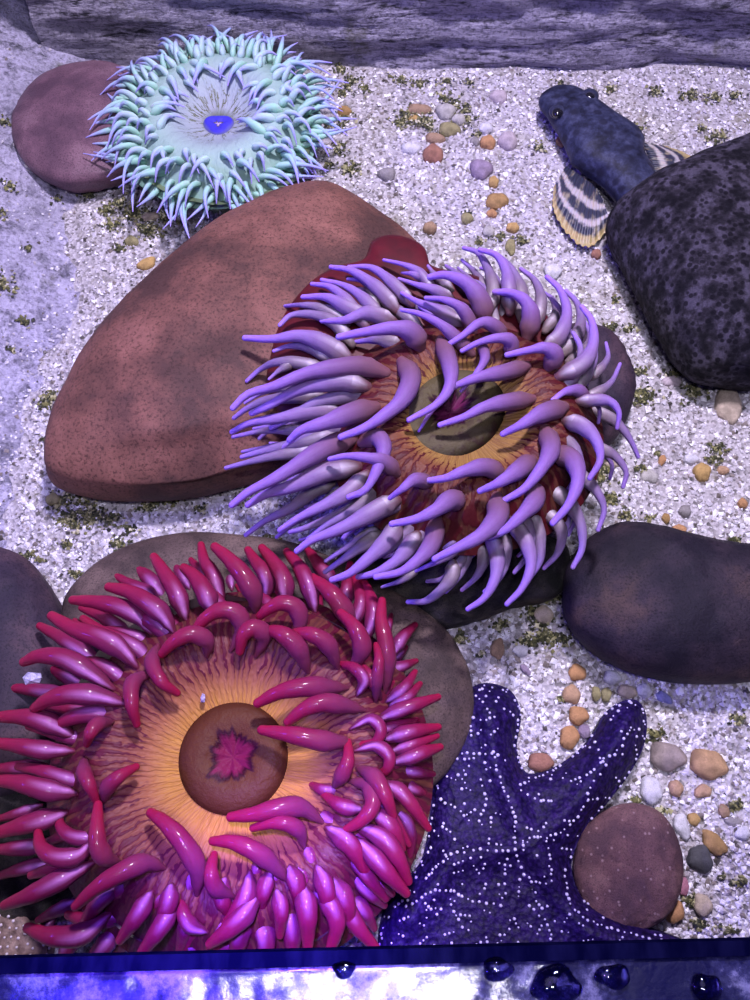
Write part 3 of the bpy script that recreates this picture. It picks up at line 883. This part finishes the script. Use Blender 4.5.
# ================================================================ SEA STARS
def dist_seg(p, a, b):
    ab = b-a; t_ = max(0, min(1, (p-a).dot(ab)/max(ab.dot(ab), 1e-12))); return (p-(a+ab*t_)).length
def star_body(name, outline, zb, h, wpx, mat, parent, step=4.0, seed=0, skel=None):
    poly = [Vector((p[0], p[1])) for p in closed(outline, len(outline)*6)]
    n = len(poly)
    def dd(q): return min(dist_seg(q, poly[i], poly[(i+1) % n]) for i in range(n))
    x0, x1 = min(p.x for p in poly), max(p.x for p in poly); y0, y1 = min(p.y for p in poly), max(p.y for p in poly)
    pts = list(poly); y = y0; row = 0; rr = random.Random(seed)
    while y < y1:
        x = x0+(step/2 if row % 2 else 0)
        while x < x1:
            q = Vector((x+rr.uniform(-.6,.6), y+rr.uniform(-.6,.6)))
            if inside(q.x, q.y, poly) and dd(q) > step*0.45: pts.append(q)
            x += step
        y += step*0.87; row += 1
    ed = [(i, (i+1) % n) for i in range(n)]
    vo, _, fo, *_ = geometry.delaunay_2d_cdt(pts, ed, [], 1, 1e-4)
    def hz(q, d=None):
        d = dd(Vector((q[0], q[1]))) if d is None else d
        u = min(1.0, d/wpx); z = zb+h*math.sqrt(max(0, 1-(1-u)**2))
        if skel:
            ds = min(dist_seg(Vector((q[0], q[1])), Vector(skel[i][0]), Vector(skel[i][1])) for i in range(len(skel)))
            z += h*0.35*math.exp(-(ds/14)**2)*u
        return z+0.0012*u*noise.noise(Vector((q[0]*0.11, q[1]*0.11, seed)))+0.0006*u*noise.noise(Vector((q[0]*0.35, q[1]*0.35, seed)))
    vs = [at(v.x, v.y, hz(v)) for v in vo]
    fs = [tuple(f) for f in fo]
    # orient upward
    ff = []
    for f in fs:
        a, b, c = (vs[i] for i in f[:3]); nz = (b-a).cross(c-a).z
        ff.append(f if nz > 0 else tuple(reversed(f)))
    k = len(vs)
    bot = [at(p.x, p.y, zb) for p in poly]
    cc = sum(bot, Vector((0,0,0)))/n
    for p in bot: q = p+(cc-p)*0.02; q.z = zb-0.006; vs.append(q)
    for i in range(n):
        j = (i+1) % n; ff.append((j, i, k+i, k+j))
    return mesh(name, vs, ff, mat, parent), poly, hz, dd

ICO = None
def ico():
    global ICO
    if ICO: return ICO
    g = (1+5**0.5)/2
    v = [Vector(p).normalized() for p in ((-1,g,0),(1,g,0),(-1,-g,0),(1,-g,0),(0,-1,g),(0,1,g),(0,-1,-g),(0,1,-g),(g,0,-1),(g,0,1),(-g,0,-1),(-g,0,1))]
    f = [(0,11,5),(0,5,1),(0,1,7),(0,7,10),(0,10,11),(1,5,9),(5,11,4),(11,10,2),(10,7,6),(7,1,8),(3,9,4),(3,4,2),(3,2,6),(3,6,8),(3,8,9),(4,9,5),(2,4,11),(6,2,10),(8,6,7),(9,8,1)]
    ICO = (v, f); return ICO
def beads(name, spots, hz, mat, parent, zoff=0.0):
    V, Fc = ico(); vs = []; fs = []
    for (x, y, r) in spots:
        c = at(x, y, hz((x, y))+zoff); rr = r*pxm(x, y, c.z); b = len(vs)
        vs.extend([c+v*rr for v in V]); fs.extend([(a+b, b_+b, c_+b) for a, b_, c_ in Fc])
    return tag(mesh(name, vs, fs, mat, parent), kind='stuff')

t = NT('purple_star_skin'); v = t.coord()
n1 = t.noise(v, 260, 5, 0.7); n2 = t.vor(v, 330)
col = t.ramp(n1, [(0.35, (0.003,0.001,0.018)), (0.55, (0.012,0.004,0.060)), (0.72, (0.04,0.016,0.14))])
t.l(t.mix(t.ramp(n2, [(0.15, (0.35,)*3), (0.45, (0,0,0))]), col, (0.045,0.025,0.13)), t.b.inputs['Base Color']); t.set(Roughness=0.5, Specular_IOR_Level=0.15)
t.bump(t.mix(0.5, n1, n2), 0.7, 0.002); M_star = t.m
M_bead = plain('star_bead', (0.62,0.56,0.88), 0.4, 0.2, 200, 0.2, 0.1)
STAR = [(490,683),(512,692),(521,716),(517,748),(526,772),(548,770),(574,754),(592,735),(604,714),(620,702),(636,700),(646,714),(645,742),(632,770),(610,800),(590,824),(575,850),(572,872),(584,896),(612,914),(650,928),(690,943),(712,962),(660,985),(580,990),(480,995),(420,985),(384,962),(378,936),(386,902),(402,882),(420,862),(428,830),(432,790),(440,745),(456,702),(472,687)]
SK = [((490,715),(512,800)),((512,800),(530,845)),((630,715),(585,800)),((585,800),(530,845)),((530,845),(590,930)),((590,930),(680,955)),((530,845),(450,860)),((450,860),(410,920))]
sc0 = at(530, 850, 0)
root = empty('sea_star', (sc0.x, sc0.y, 0.0), 'dark purple sea star dotted with white beads on the sand right of the crimson anemone', 'sea star')
body, poly, hz, dd = star_body('body', STAR, 0.010, 0.018, 26, M_star, root, 4.0, 3, SK)
RB = random.Random(21); spots = []
def line_b(pts, gap=5.4, r=1.75):
    pts = [Vector(p) for p in pts]
    for i in range(60):
        pass
    L = sum((pts[i+1]-pts[i]).length for i in range(len(pts)-1)); n = max(2, int(L/gap))
    for i in range(n+1):
        q = cr(pts, i/n); spots.append((q.x+RB.uniform(-1.2,1.2), q.y+RB.uniform(-1.2,1.2), r*RB.uniform(0.6,1.25)))
for L in ([(427,878),(436,868),(451,855),(481,850),(509,851)], [(494,751),(499,777),(507,797),(514,817),(514,837)], [(593,782),(583,807),(567,827),(547,837),(530,838)],
          [(547,842),(550,863),(552,880)], [(565,870),(567,890),(573,908),(588,921)], [(446,751),(470,753),(497,754)], [(462,712),(480,720),(495,716)], [(514,837),(518,860),(530,880),(545,884)],
          [(600,762),(618,750),(630,728)], [(588,921),(615,930),(650,938)], [(520,790),(540,800),(552,800)], [(440,800),(455,808),(470,820)], [(505,708),(518,722),(514,745)], [(450,890),(470,900),(500,905)],
          [(530,905),(548,925),(552,945)], [(412,905),(430,892),(452,890)], [(480,780),(487,800),(482,815)]):
    line_b(L)
tries = 0
while len(spots) < 520 and tries < 9000:
    tries += 1
    x, y = RB.uniform(380, 700), RB.uniform(685, 965)
    if not inside(x, y, poly) or dd(Vector((x, y))) < 3: continue
    if noise.noise(Vector((x*0.06, y*0.06, 5))) < RB.uniform(-0.5, 0.25): continue
    if any((x-a)**2+(y-b)**2 < 30 for a, b, _ in spots): continue
    a = RB.uniform(0, 6.28); k = RB.choice((1,1,2,3))
    for i in range(k): spots.append((x+math.cos(a)*4.6*i, y+math.sin(a)*4.6*i, RB.uniform(0.8,2.0)))
for i in range(0, len(poly)):
    if RB.random() < 0.45:
        q = poly[i]; c_ = Vector((528, 850)); d_ = (c_-q).normalized()*RB.uniform(1.5, 6); spots.append((q.x+d_.x, q.y+d_.y, RB.uniform(1.0, 2.0)))
spots = [s for s in spots if inside(s[0], s[1], poly)]
beads('white_beads', spots, hz, M_bead, root)

M_star2 = plain('brown_star_skin', (0.30,0.20,0.17), 0.55, 0.0, 260, 0.6, 0.9, c2=(0.10,0.06,0.05))
B2 = [(-40,880),(5,884),(28,903),(46,928),(52,952),(34,975),(-10,985),(-45,970)]
root = empty('sea_star', tuple(at(0, 935, 0)), 'tan sea star arm with pale beads, under the lowest left tentacles of the crimson anemone', 'sea star')
body, poly, hz, dd = star_body('body', B2, 0.012, 0.022, 26, M_star2, root, 4.0, 9)
sp = []
for i in range(1500):
    x, y = RB.uniform(-15, 52), RB.uniform(882, 975)
    if inside(x, y, poly) and dd(Vector((x, y))) > 3 and all((x-a)**2+(y-b)**2 > 40 for a, b, _ in sp): sp.append((x, y, RB.uniform(1.2,2.0)))
beads('pale_beads', sp, hz, plain('pale_bead', (0.75,0.66,0.75), 0.35, 0.2, 200, 0.2, 0.1), root)

# ================================================================ FISH
t = NT('fish_skin'); v = t.coord()
n1 = t.noise(v, 62, 7, 0.75); n2 = t.noise(v, 260, 4, 0.7)
col = t.ramp(n1, [(0.38, (0.008,0.009,0.020)), (0.50, (0.026,0.030,0.068)), (0.66, (0.060,0.066,0.13))])
t.l(t.mix(t.ramp(t.vor(t.map(v, (1,1,1)), 75), [(0.20, (0.75,)*3), (0.34, (0,0,0))]), t.mix(t.ramp(n2, [(0.4, (0.5,)*3), (0.55, (0,0,0))]), col, (0.012,0.012,0.03)), (0.010,0.010,0.022)), t.b.inputs['Base Color'])
t.set(Roughness=0.5, Specular_IOR_Level=0.2); t.bump(n2, 0.35, 0.001); M_fish = t.m
fz = 0.020
froot = empty('fish', tuple(at(595, 140, 0)), 'dark blue-grey bottom fish with banded yellowish fins, tail hidden by the black boulder', 'fish')
secs = [(549,92,8,4),(551,94,17,8),(557,99,23,11),(567,106,26,14),(577,116,28,16),(587,127,31,18),(597,138,35,20),(606,148,40,20),(612,157,36,19),(622,170,27,20),(632,184,25,19),(646,203,22,17),(662,224,18,15),(680,246,13,12)]
vs = []; fs = []; NS = 28
cs = [at(x, y, fz) for x, y, _, _ in secs]
# finer interpolation along the body
FR = 44; P = [cr(cs, i/FR) for i in range(FR+1)]
ra = [cr([Vector((s[2], s[3], 0)) for s in secs], i/FR) for i in range(FR+1)]
for i in range(FR+1):
    tt = (P[min(i+1,FR)]-P[max(i-1,0)]).normalized(); side = Vector((-tt.y, tt.x, 0)); sc_ = pxm(600,140,fz)
    for k in range(NS):
        a = 2*math.pi*k/NS; ca, sa = math.cos(a), math.sin(a)
        wx = ra[i].x*sc_*math.copysign(abs(ca)**0.85, ca); hz_ = ra[i].y*sc_*math.copysign(abs(sa)**0.9, sa)
        if sa < 0: hz_ *= 0.85
        p = P[i]+side*wx+Vector((0,0,hz_)); q = p*55
        p += (side*ca+Vector((0,0,sa)))*0.0011*noise.noise(q)
        vs.append(p)
for i in range(FR):
    for k in range(NS):
        a = i*NS+k; b = i*NS+(k+1) % NS; fs.append((a, b, b+NS, a+NS))
fs.append(tuple(range(NS-1,-1,-1))); fs.append(tuple(FR*NS+k for k in range(NS)))
mesh('body', vs, fs, M_fish, froot)
M_eye = plain('fish_eye', (0.008,0.008,0.012), 0.12, 0.8, 90, 0.1, 0.0)
M_eyering = plain('eye_ring', (0.030,0.034,0.075), 0.4, 0.2, 300, 0.5, 0.3)
def ball(name, c, r, mat, parent, fl=1.0, n=20, k=12):
    vs = []; fs = []
    for i in range(k+1):
        a = math.pi*i/k
        for j in range(n): b = 2*math.pi*j/n; vs.append(c+Vector((r*math.sin(a)*math.cos(b), r*math.sin(a)*math.sin(b), r*fl*math.cos(a))))
    for i in range(k):
        for j in range(n):
            a_, b_ = i*n+j, i*n+(j+1) % n; fs.append((a_, a_+n, b_+n, b_))
    return mesh(name, vs, fs, mat, parent)
for ex, ey in ((558,112),(590,96)):
    rz = ball('eye_socket', at(ex, ey, fz+0.0075), 9.0*sc_, M_eyering, froot, 0.6)
    ball('eye', at(ex-0.5, ey+1, fz+0.0102), 5.6*sc_, M_eye, rz, 0.7)
def fin_mat():
    t = NT('banded_fin'); uv = t.coord('UV'); sep = t.n('ShaderNodeSeparateXYZ'); t.l(uv, sep.inputs[0])
    nz = t.noise(t.coord(), 120, 4, 0.6)
    a = t.n('ShaderNodeMath', operation='MULTIPLY_ADD'); t.l(nz, a.inputs[0]); a.inputs[1].default_value = 0.22; t.l(sep.outputs[1], a.inputs[2])
    dk = (0.03,0.032,0.06); cr_ = (0.42,0.38,0.40)
    col = t.ramp(a.outputs[0], [(0.0,dk),(0.30,dk),(0.36,cr_),(0.44,cr_),(0.50,dk),(0.63,dk),(0.69,cr_),(0.75,cr_),(0.80,dk),(0.90,dk),(0.96,(0.40,0.31,0.14)),(1.0,(0.40,0.31,0.14))])
    pa = t.noise(t.map(uv, (7, 3, 1)), 1.0, 3, 0.6)
    col = t.mix(t.ramp(pa, [(0.52, (0,0,0)), (0.66, (0.6,)*3)]), col, (0.44,0.37,0.25))
    t.l(col, t.b.inputs['Base Color']); t.set(Roughness=0.45, Subsurface_Weight=0.1, Subsurface_Scale=0.003); return t.m
M_fin = fin_mat()
def fin(base, edge, zb, ze, rays=15, th=0.0009):
    """a fan with ridged rays from a short root line to a scalloped edge"""
    n = rays*6; k = 10; top = []; uv = []
    for i in range(n+1):
        u = i/n
        b = cr([Vector(p) for p in base], u); e = cr([Vector(p) for p in edge], u)
        rdg = 0.5+0.5*math.cos(u*rays*2*math.pi)
        for j in range(k+1):
            v_ = j/k; q = b+(e-b)*v_*(1-0.03*(1-rdg)*(v_ > 0.9)-0.05*max(0, v_-0.5)*(1+noise.noise(Vector((u*9, 3, 0)))))
            z = zb+(ze-zb)*v_+0.004*math.sin(v_*math.pi)+rdg*0.0010
            top.append((q, z))
    vs = [at(q.x, q.y, z) for q, z in top]+[at(q.x, q.y, z-th) for q, z in top]
    m = len(top); fs = []
    for i in range(n):
        for j in range(k):
            a = i*(k+1)+j; f = (a, a+1, a+k+2, a+k+1); quv = ((i/n,j/k),(i/n,(j+1)/k),((i+1)/n,(j+1)/k),((i+1)/n,j/k))
            fs.append(f); uv.append(quv); fs.append(tuple(m+x for x in reversed(f))); uv.append(tuple(reversed(quv)))
    for j in (0, k):
        for i in range(n):
            a = i*(k+1)+j; fs.append((a, a+k+1, a+k+1+m, a+m)); uv.append(((i/n,j/k),((i+1)/n,j/k),((i+1)/n,j/k),(i/n,j/k)))
    return mesh('pectoral_fin', vs, fs, M_fin, froot, uvs=uv)
fin([(566,166),(578,174),(592,184),(602,198)], [(553,188),(553,212),(568,238),(590,249),(612,226)], 0.014, 0.007)
fin([(640,142),(646,152),(650,165),(656,176)], [(668,146),(692,156),(698,170),(690,182)], 0.014, 0.007, 9)

# ================================================================ PEBBLES
PEB = [
 (419,108,12,6.5,0,'tan','flat tan-brown pebble at the upper left of the gravel patch below the back wall'),
 (414,117,6,4,0,'gold','tiny golden pebble tucked under the flat tan-brown one'),
 (446,110,10,9,0,'pale','pale grey pebble topmost in the gravel patch below the back wall'),
 (449,128,11,8,0,'olive','yellow-olive pebble in the middle of the gravel patch'),
 (459,118,7,6,0,'pale','small pale pebble squeezed right of the yellow-olive one'),
 (435,137,10,6,8,'tan','oval tan pebble just above the round red-brown one'),
 (433,153,10.5,10.5,0,'rust','round red-brown pebble below the gravel patch'),
 (411,147,10,6,0,'white','white pebble left of the round red-brown pebble'),
 (486,127,7,6,0,'white','small white pebble above the orange-brown one'),
 (488,141,8,7.5,20,'orange','orange-brown pebble right of the gravel patch with a grey one touching it'),
 (475,140,5,5,0,'grey','small grey pebble touching the orange-brown one'),
 (508,140,10,10,0,'blush','pinkish white round pebble nearest the head of the fish'),
 (499,95,9,8,0,'blush','pale pinkish pebble closest to the back wall above the sand patch'),
 (481,168,11.5,11,-10,'mauve','angular flat mauve pebble on the open sand'),
 (494,180,5,6.5,0,'gold','small golden pebble against the corner of the mauve one'),
 (497,200,12,9,-20,'brown','knobbly golden-brown pebble below the mauve one'),
 (492,212,5.5,4.5,0,'orange','small orange pebble under the knobbly golden-brown one'),
 (387,173,9,7,0,'grey','oval grey pebble alone left on the sand above the big boulder'),
 (430,226,7,6,0,'tan','tan pebble above the tips of the uppermost lilac tentacles'),
 (467,217,6,6,30,'olive','small dark-edged yellow pebble on the sand below the centre of the open patch'),
 (513,226,6.5,5.5,0,'gold','yellow-tan pebble left of the banded fin'),
 (489,230,6,6,0,'pale','dull pale pebble just over the lilac tentacles'),
 (511,245,5,9.5,0,'olive','upright ochre pebble over the lilac tentacles'),
 (597,252,5,5,0,'rust','small rusty pebble at the tip of the banded fin'),
 (561,140,6,4,70,'gold','small golden pebble under the chin of the fish'),
 (553,270,9,8,10,'white','white angular pebble right of the uppermost lilac tentacles'),
 (729,404,13,20,5,'cream','upright cream and brown stone beneath the black pitted boulder'),
 (703,471,8.5,9.5,10,'gold','yellow-brown pebble on the sand above the long dark stone'),
 (724,469,6,4.5,0,'peach','small peach pebble right of the yellow-brown one'),
 (663,459,3.5,6,25,'orange','thin orange chip nearest the right-hand lilac tentacles'),
 (680,528,7.5,4.5,0,'orange','orange chip at the upper edge of the long dark stone'),
 (686,510,6,6,0,'grey','small grey-tan pebble above the orange chip'),
 (667,517,4,5,0,'brown','small brown pebble upper left of the orange chip'),
 (744,502,4.5,5,0,'orange','small orange pebble at the edge of the photo above the long dark stone'),
 (692,537,5,6,-20,'olive','dark olive pebble touching the long dark stone'),
 (672,380,10,6,0,'blush','pale flat pebble by the lower edge of the black pitted boulder'),
 (692,458,8,5,0,'white','white pebble upper left of the yellow-brown one'),
 (650,475,9,7,10,'pale','pale mottled pebble near the right-hand lilac tentacle tips'),
 (613,460,10,7,0,'cream','greenish cream pebble beside the lowest curl of right-hand tentacles'),
 (578,672,9,8,-20,'orange','topmost pebble in the chain of four orange ones'),
 (572,694,9,9,0,'peach','second from the top in the chain of four orange pebbles'),
 (579,715,10,9,-15,'orange','third from the top in the chain of four orange pebbles'),
 (570,737,9.5,11.5,20,'orange','lowest pebble in the chain of four orange ones'),
 (521,650,8,5.5,0,'white','white pebble above the raised arm of the purple sea star'),
 (544,614,10,9,0,'cream','cream pebble in the gap left of the long dark stone'),
 (526,669,7,3,50,'mauve','thin lavender chip above the raised arm of the purple sea star'),
 (597,693,4.5,7,0,'olive','narrow khaki pebble, left one of a touching pair'),
 (607,694,5,7,10,'olive','khaki pebble, right one of a touching pair'),
 (613,677,9,7,0,'white','white pebble above the khaki pair'),
 (628,691,10,6.5,10,'cream','cream pebble right of the khaki pair'),
 (645,690,8,7,0,'white','white pebble over the tip of the upper right arm of the purple star'),
 (665,697,9,5,30,'blue','flat blue-lavender chip right of the star arm tip'),
 (585,731,6,7,0,'mauve','lavender pebble right of the lowest orange ones'),
 (498,648,7,10,10,'tan','tan stone by the dark weedy rock'),
 (541,762,13,9,0,'rust','smooth red-brown pebble wedged between the two upper star arms'),
 (668,756,18,13.5,10,'mottle','mottled grey-tan stone right of the star arm'),
 (709,764,19,14,15,'apricot','large apricot pebble, biggest of the loose ones right of the star'),
 (704,791,9,6,-15,'peach','small peach pebble under the large apricot one'),
 (677,788,7,8,0,'peach','pale peach pebble under the mottled grey-tan stone'),
 (652,790,11,13,0,'white','translucent white pebble beside the right arm of the purple star'),
 (725,811,5.5,6.5,0,'tan','small tan pebble above the gold-brown slanted one'),
 (695,819,6,6,0,'gold','small golden pebble right of the tall white one'),
 (683,826,7.5,12,-10,'white','tall white pebble by the speckled round stone'),
 (715,843,14,9,48,'brown','slanted gold-brown pebble right of the dark grey one'),
 (701,859,12.5,12.5,0,'charcoal','round charcoal-grey pebble right of the speckled stone'),
 (685,887,5,8,15,'pink','pink pebble against the right side of the speckled round stone'),
 (675,911,10,11,20,'orange','orange stone partly under the speckled round one'),
 (704,905,9,10,0,'cream','cream stone below the charcoal-grey pebble'),
 (735,822,9,5,10,'grey','small grey pebble right of the golden one'),
 (744,833,8,6,-20,'white','bright white pebble at the right edge of the photo'),
 (146,262,10,6,-35,'gold','golden pebble against the upper left side of the red-brown boulder'),
 (142,285,6,5,-30,'rust','rusty pebble below the golden one by the boulder'),
 (131,240,7,6,0,'olive','olive-grey pebble above the golden one by the boulder'),
 (150,215,9,5,-10,'cream','cream pebble among grit left of the green anemone foot'),
 (52,498,7,6,0,'olive','olive pebble at the lower left end of the red-brown boulder'),
 (344,110,7,6,0,'brown','brown pebble right of the green anemone'),
]
PC_COL = {'tan':(0.42,0.27,0.17),'gold':(0.60,0.38,0.13),'pale':(0.55,0.52,0.50),'olive':(0.36,0.32,0.15),'rust':(0.40,0.18,0.12),'white':(0.78,0.76,0.86),'orange':(0.58,0.30,0.13),
 'grey':(0.34,0.31,0.32),'blush':(0.60,0.50,0.56),'mauve':(0.36,0.27,0.40),'brown':(0.44,0.26,0.09),'cream':(0.66,0.54,0.42),'peach':(0.58,0.36,0.22),'blue':(0.30,0.30,0.62),
 'mottle':(0.40,0.32,0.30),'apricot':(0.56,0.34,0.17),'charcoal':(0.085,0.085,0.10),'pink':(0.60,0.24,0.34)}
PC_COL = {k: tuple(x*0.88+0.03 for x in c) for k, c in PC_COL.items()}
PM = {k: rock_mat('pebble_'+k, c, tuple(x*0.62 for x in c), tuple(min(1, x*1.25) for x in c), 6, 0.5, bump=0.5) for k, c in PC_COL.items()}
RP = random.Random(3)
for i, (x, y, a, b, rot, colr, lab) in enumerate(PEB):
    n = 28; z0 = 0.002; ro = math.radians(-rot); ring = []
    c = at(x, y, z0+0.002); s = pxm(x, y, z0); ph = RP.uniform(0, 6); ecc = RP.uniform(0.03, 0.09)
    for k in range(n):
        th = 2*math.pi*k/n; w_ = 1+ecc*math.sin(3*th+ph)+0.05*math.sin(5*th+ph*2)
        u, v_ = a*s*math.cos(th)*w_, b*s*math.sin(th)*w_/0.95
        ring.append(Vector((c.x+u*math.cos(ro)-v_*math.sin(ro), c.y+u*math.sin(ro)+v_*math.cos(ro), z0)))
    h = min(a, b)*s*RP.uniform(0.6, 0.85)
    tag(blob('pebble', ring, PM[colr], z0, z0+h, n=n, k=8, zbot=-0.003, rough=0.0006, seed=20+i, pe=0.8), lab, 'pebble', 'loose pebbles on the sand')
# crumb of grit on the left stone and one on the orange disc
M_grit = plain('lilac_grit', (0.55,0.50,0.80), 0.25, 0.4, 600, 0.5, 0.9)
def crumb(x, y, z, a, b, label):
    s = pxm(x, y, z); c = at(x, y, z); V, Fc = ico(); rr = random.Random(int(x)); vs = []
    for v in V: vs.append(c+Vector((v.x*a*s*rr.uniform(.7,1.2), v.y*b*s*rr.uniform(.7,1.2), v.z*b*s*0.8)))
    tag(mesh('grit_crumb', vs, [tuple(f) for f in Fc], M_grit, smooth=False), label, 'grit')
crumb(33, 678, 0.064, 12, 7, 'sparkling lilac crumb of grit lying on the dark purple stone at the left')
crumb(203, 698, RC.z+0.0065, 3.2, 5, 'tiny lilac crumb on the orange disc of the crimson anemone')

# ================================================================ LOOSE SAND AND WEED
def grain_mat(name, stops, rough=0.35):
    t = NT(name); r = t.n('ShaderNodeNewGeometry').outputs['Random Per Island']
    t.l(t.ramp(r, stops), t.b.inputs['Base Color']); t.set(Roughness=rough); return t.m
blockers = [[(p.x, p.y) for p in closed(o, 40)] for k, o in ROCKS.items()]
rg = random.Random(99)
def grains(name, gen, mat):
    vs = []; fs = []
    for (p, r) in gen:
        b = len(vs); q = [rg.uniform(0.6, 1.2) for _ in range(6)]; a = rg.uniform(0, 6.28); ca, sa = math.cos(a)*r, math.sin(a)*r; tz = rg.uniform(-.5, .5)*r
        vs += [(p.x+ca*q[0], p.y+sa*q[0], p.z+tz), (p.x-sa*q[1], p.y+ca*q[1], p.z-tz), (p.x-ca*q[2], p.y-sa*q[2], p.z-tz), (p.x+sa*q[3], p.y-ca*q[3], p.z+tz),
               (p.x+tz*.4, p.y, p.z+r*0.75*q[4]), (p.x, p.y, p.z-r*0.6)]
        fs += [(b,b+1,b+4),(b+1,b+2,b+4),(b+2,b+3,b+4),(b+3,b,b+4),(b+1,b,b+5),(b+2,b+1,b+5),(b+3,b+2,b+5),(b,b+3,b+5)]
    return mesh(name, vs, fs, mat, smooth=False)
def gen_sand():
    k = 0
    while k < 42000:
        px, py = rg.uniform(-25, 775), rg.uniform(62, 960)
        p = at(px, py, 0)
        bx_ = base_x(p.y)
        if p.y > WB+0.01 or (p.x < bx_ and rg.random() > 0.15+0.85*math.exp(-(bx_-p.x)/0.012)) or p.x < bx_-0.10: continue
        k += 1
        if any(inside(px, py, b) for b in blockers): continue
        if (px-236)**2+(py-765)**2 < 165**2 or (px-466)**2+(py-418)**2 < 110**2: continue
        p.z = max(floor_z(p.x, p.y), bank_z(p.x, p.y) if p.x < bx_+0.005 else -1)+rg.uniform(0, 0.0010); r = min(0.0032, abs(rg.gauss(0.0012, 0.0006))+0.0004)
        if p.x < bx_: r *= 0.8
        yield p, r
tag(grains('loose_sand_grains', gen_sand(), grain_mat('coral_sand', [(0.0,(0.05,0.045,0.04)),(0.10,(0.26,0.22,0.20)),(0.28,(0.48,0.44,0.48)),(0.6,(0.70,0.67,0.76)),(1.0,(0.95,0.94,0.98))])), 
    'coarse white and lavender coral sand covering the tank floor', 'sand', kind='stuff')
WEED = [(46,405,9),(40,560,5),(26,556,8),(68,545,7),(90,515,16),(85,492,12),(60,500,12),(118,545,8),(705,140,4),(718,137,10),(700,130,6),(640,396,12),(618,396,10),(690,393,12),(672,376,10),(610,330,9),(545,636,14),(528,642,10),(553,598,10),
        (120,205,10),(108,212,9),(112,228,9),(135,215,16),(150,232,14),(165,218,14),(120,250,8),(338,150,9),(345,120,8),(330,165,7),(342,95,6),(400,127,8),(418,124,9),(442,98,8),(466,112,8),(466,216,6),(478,243,7),(522,242,8),(500,238,8),
        (540,148,8),(734,805,8),(690,900,9),(700,925,9),(720,878,5),(600,478,10),(612,500,9),(625,516,7),(560,560,10),(532,612,8),(460,640,8),(500,625,9),(716,450,9),(712,460,8),(700,542,6),(560,700,4),(130,530,7),(172,500,9),(200,510,7),(75,575,7),(92,590,6),
        (662,810,6),(655,735,9),(640,742,6),(735,720,8),(600,738,7),(635,800,6),(270,540,6),(45,440,6),(575,230,5),(615,300,5),(515,800,1),(408,118,12),(425,122,10),(452,105,10),(466,120,10),(478,136,6),(430,130,8),(335,130,12),(350,170,10),(70,520,14),(110,520,10),(150,508,10),(240,500,9),(630,330,7),(637,372,9),(642,400,10),(575,612,10),(560,640,12),(540,620,12),(400,80,9),(420,84,8),(446,82,8),(470,84,6),(350,84,10),(365,90,7),(560,84,6),(610,90,8),(655,92,8),(690,96,10),(712,100,9),(735,98,8),(340,70,9),(10,232,9),(8,300,14),(20,205,7),(30,330,7),(52,398,10),(66,412,6),(16,355,5),(35,262,5),(20,150,6),(60,205,5),(640,130,5),(745,600,3),(90,196,9),(640,470,6),(735,540,6),(605,470,8),(648,520,5),(480,655,5),(740,880,8),(728,930,7),(655,455,5)]
def gen_weed():
    for x, y, r in WEED:
        for _ in range(int(r*r*0.95)):
            a, d = rg.uniform(0, 6.28), abs(rg.gauss(0, 0.55))*r
            px, py = x+d*math.cos(a)*1.25, y+d*math.sin(a)*0.8; p = at(px, py, 0)
            p.z = max(floor_z(p.x, p.y), bank_z(p.x, p.y) if p.x < base_x(p.y)+0.01 else -1)+rg.uniform(0.0005, 0.0028); yield p, abs(rg.gauss(0.0010, 0.0004))+0.0003
tag(grains('algae_tufts', gen_weed(), grain_mat('olive_algae', [(0,(0.012,0.014,0.008)),(0.45,(0.07,0.075,0.03)),(0.75,(0.20,0.19,0.07)),(0.93,(0.42,0.40,0.22)),(1,(0.7,0.66,0.5))], 0.6)),
    'dark olive tufts of algae and detritus scattered over the sand', 'algae', kind='stuff')

# ================================================================ WATER DROPS ON THE RIM
t = NT('water_drop'); t.set(Transmission_Weight=1.0, Roughness=0.02, IOR=1.33); t.b.inputs['Base Color'].default_value = (0.06,0.05,0.30,1); M_drop = t.m
DROPS = [(344,969,11,8,'small water drop on the tank rim between the two bright reflections'),(497,969,15,11,'rounded water drop just right of the white glare on the tank rim'),
         (555,984,25,17,'widest water drop on the wet tank rim'),(612,976,18,11,'flat water drop on the rim right of the widest one'),(705,988,15,14,'water drop on the rim nearest the right edge of the photo')]
for i, (x, y, a, b, lab) in enumerate(DROPS):
    s = pxm(x, y, ZR); c = at(x, y, ZR); ring = []
    for k in range(32):
        th = 2*math.pi*k/32; w_ = 1+0.10*math.sin(3*th+i*1.7)+0.05*math.sin(5*th+i)
        ring.append(Vector((c.x+a*s*math.cos(th)*w_, c.y+b*s*math.sin(th)*w_, ZR+0.0012)))
    tag(blob('water_drop', ring, M_drop, ZR+0.0012, ZR+0.0012+min(a,b)*s*0.55, n=32, k=10, zbot=ZR-0.0005, rough=0.0, seed=i), lab, 'water drop', 'water drops on the tank rim')
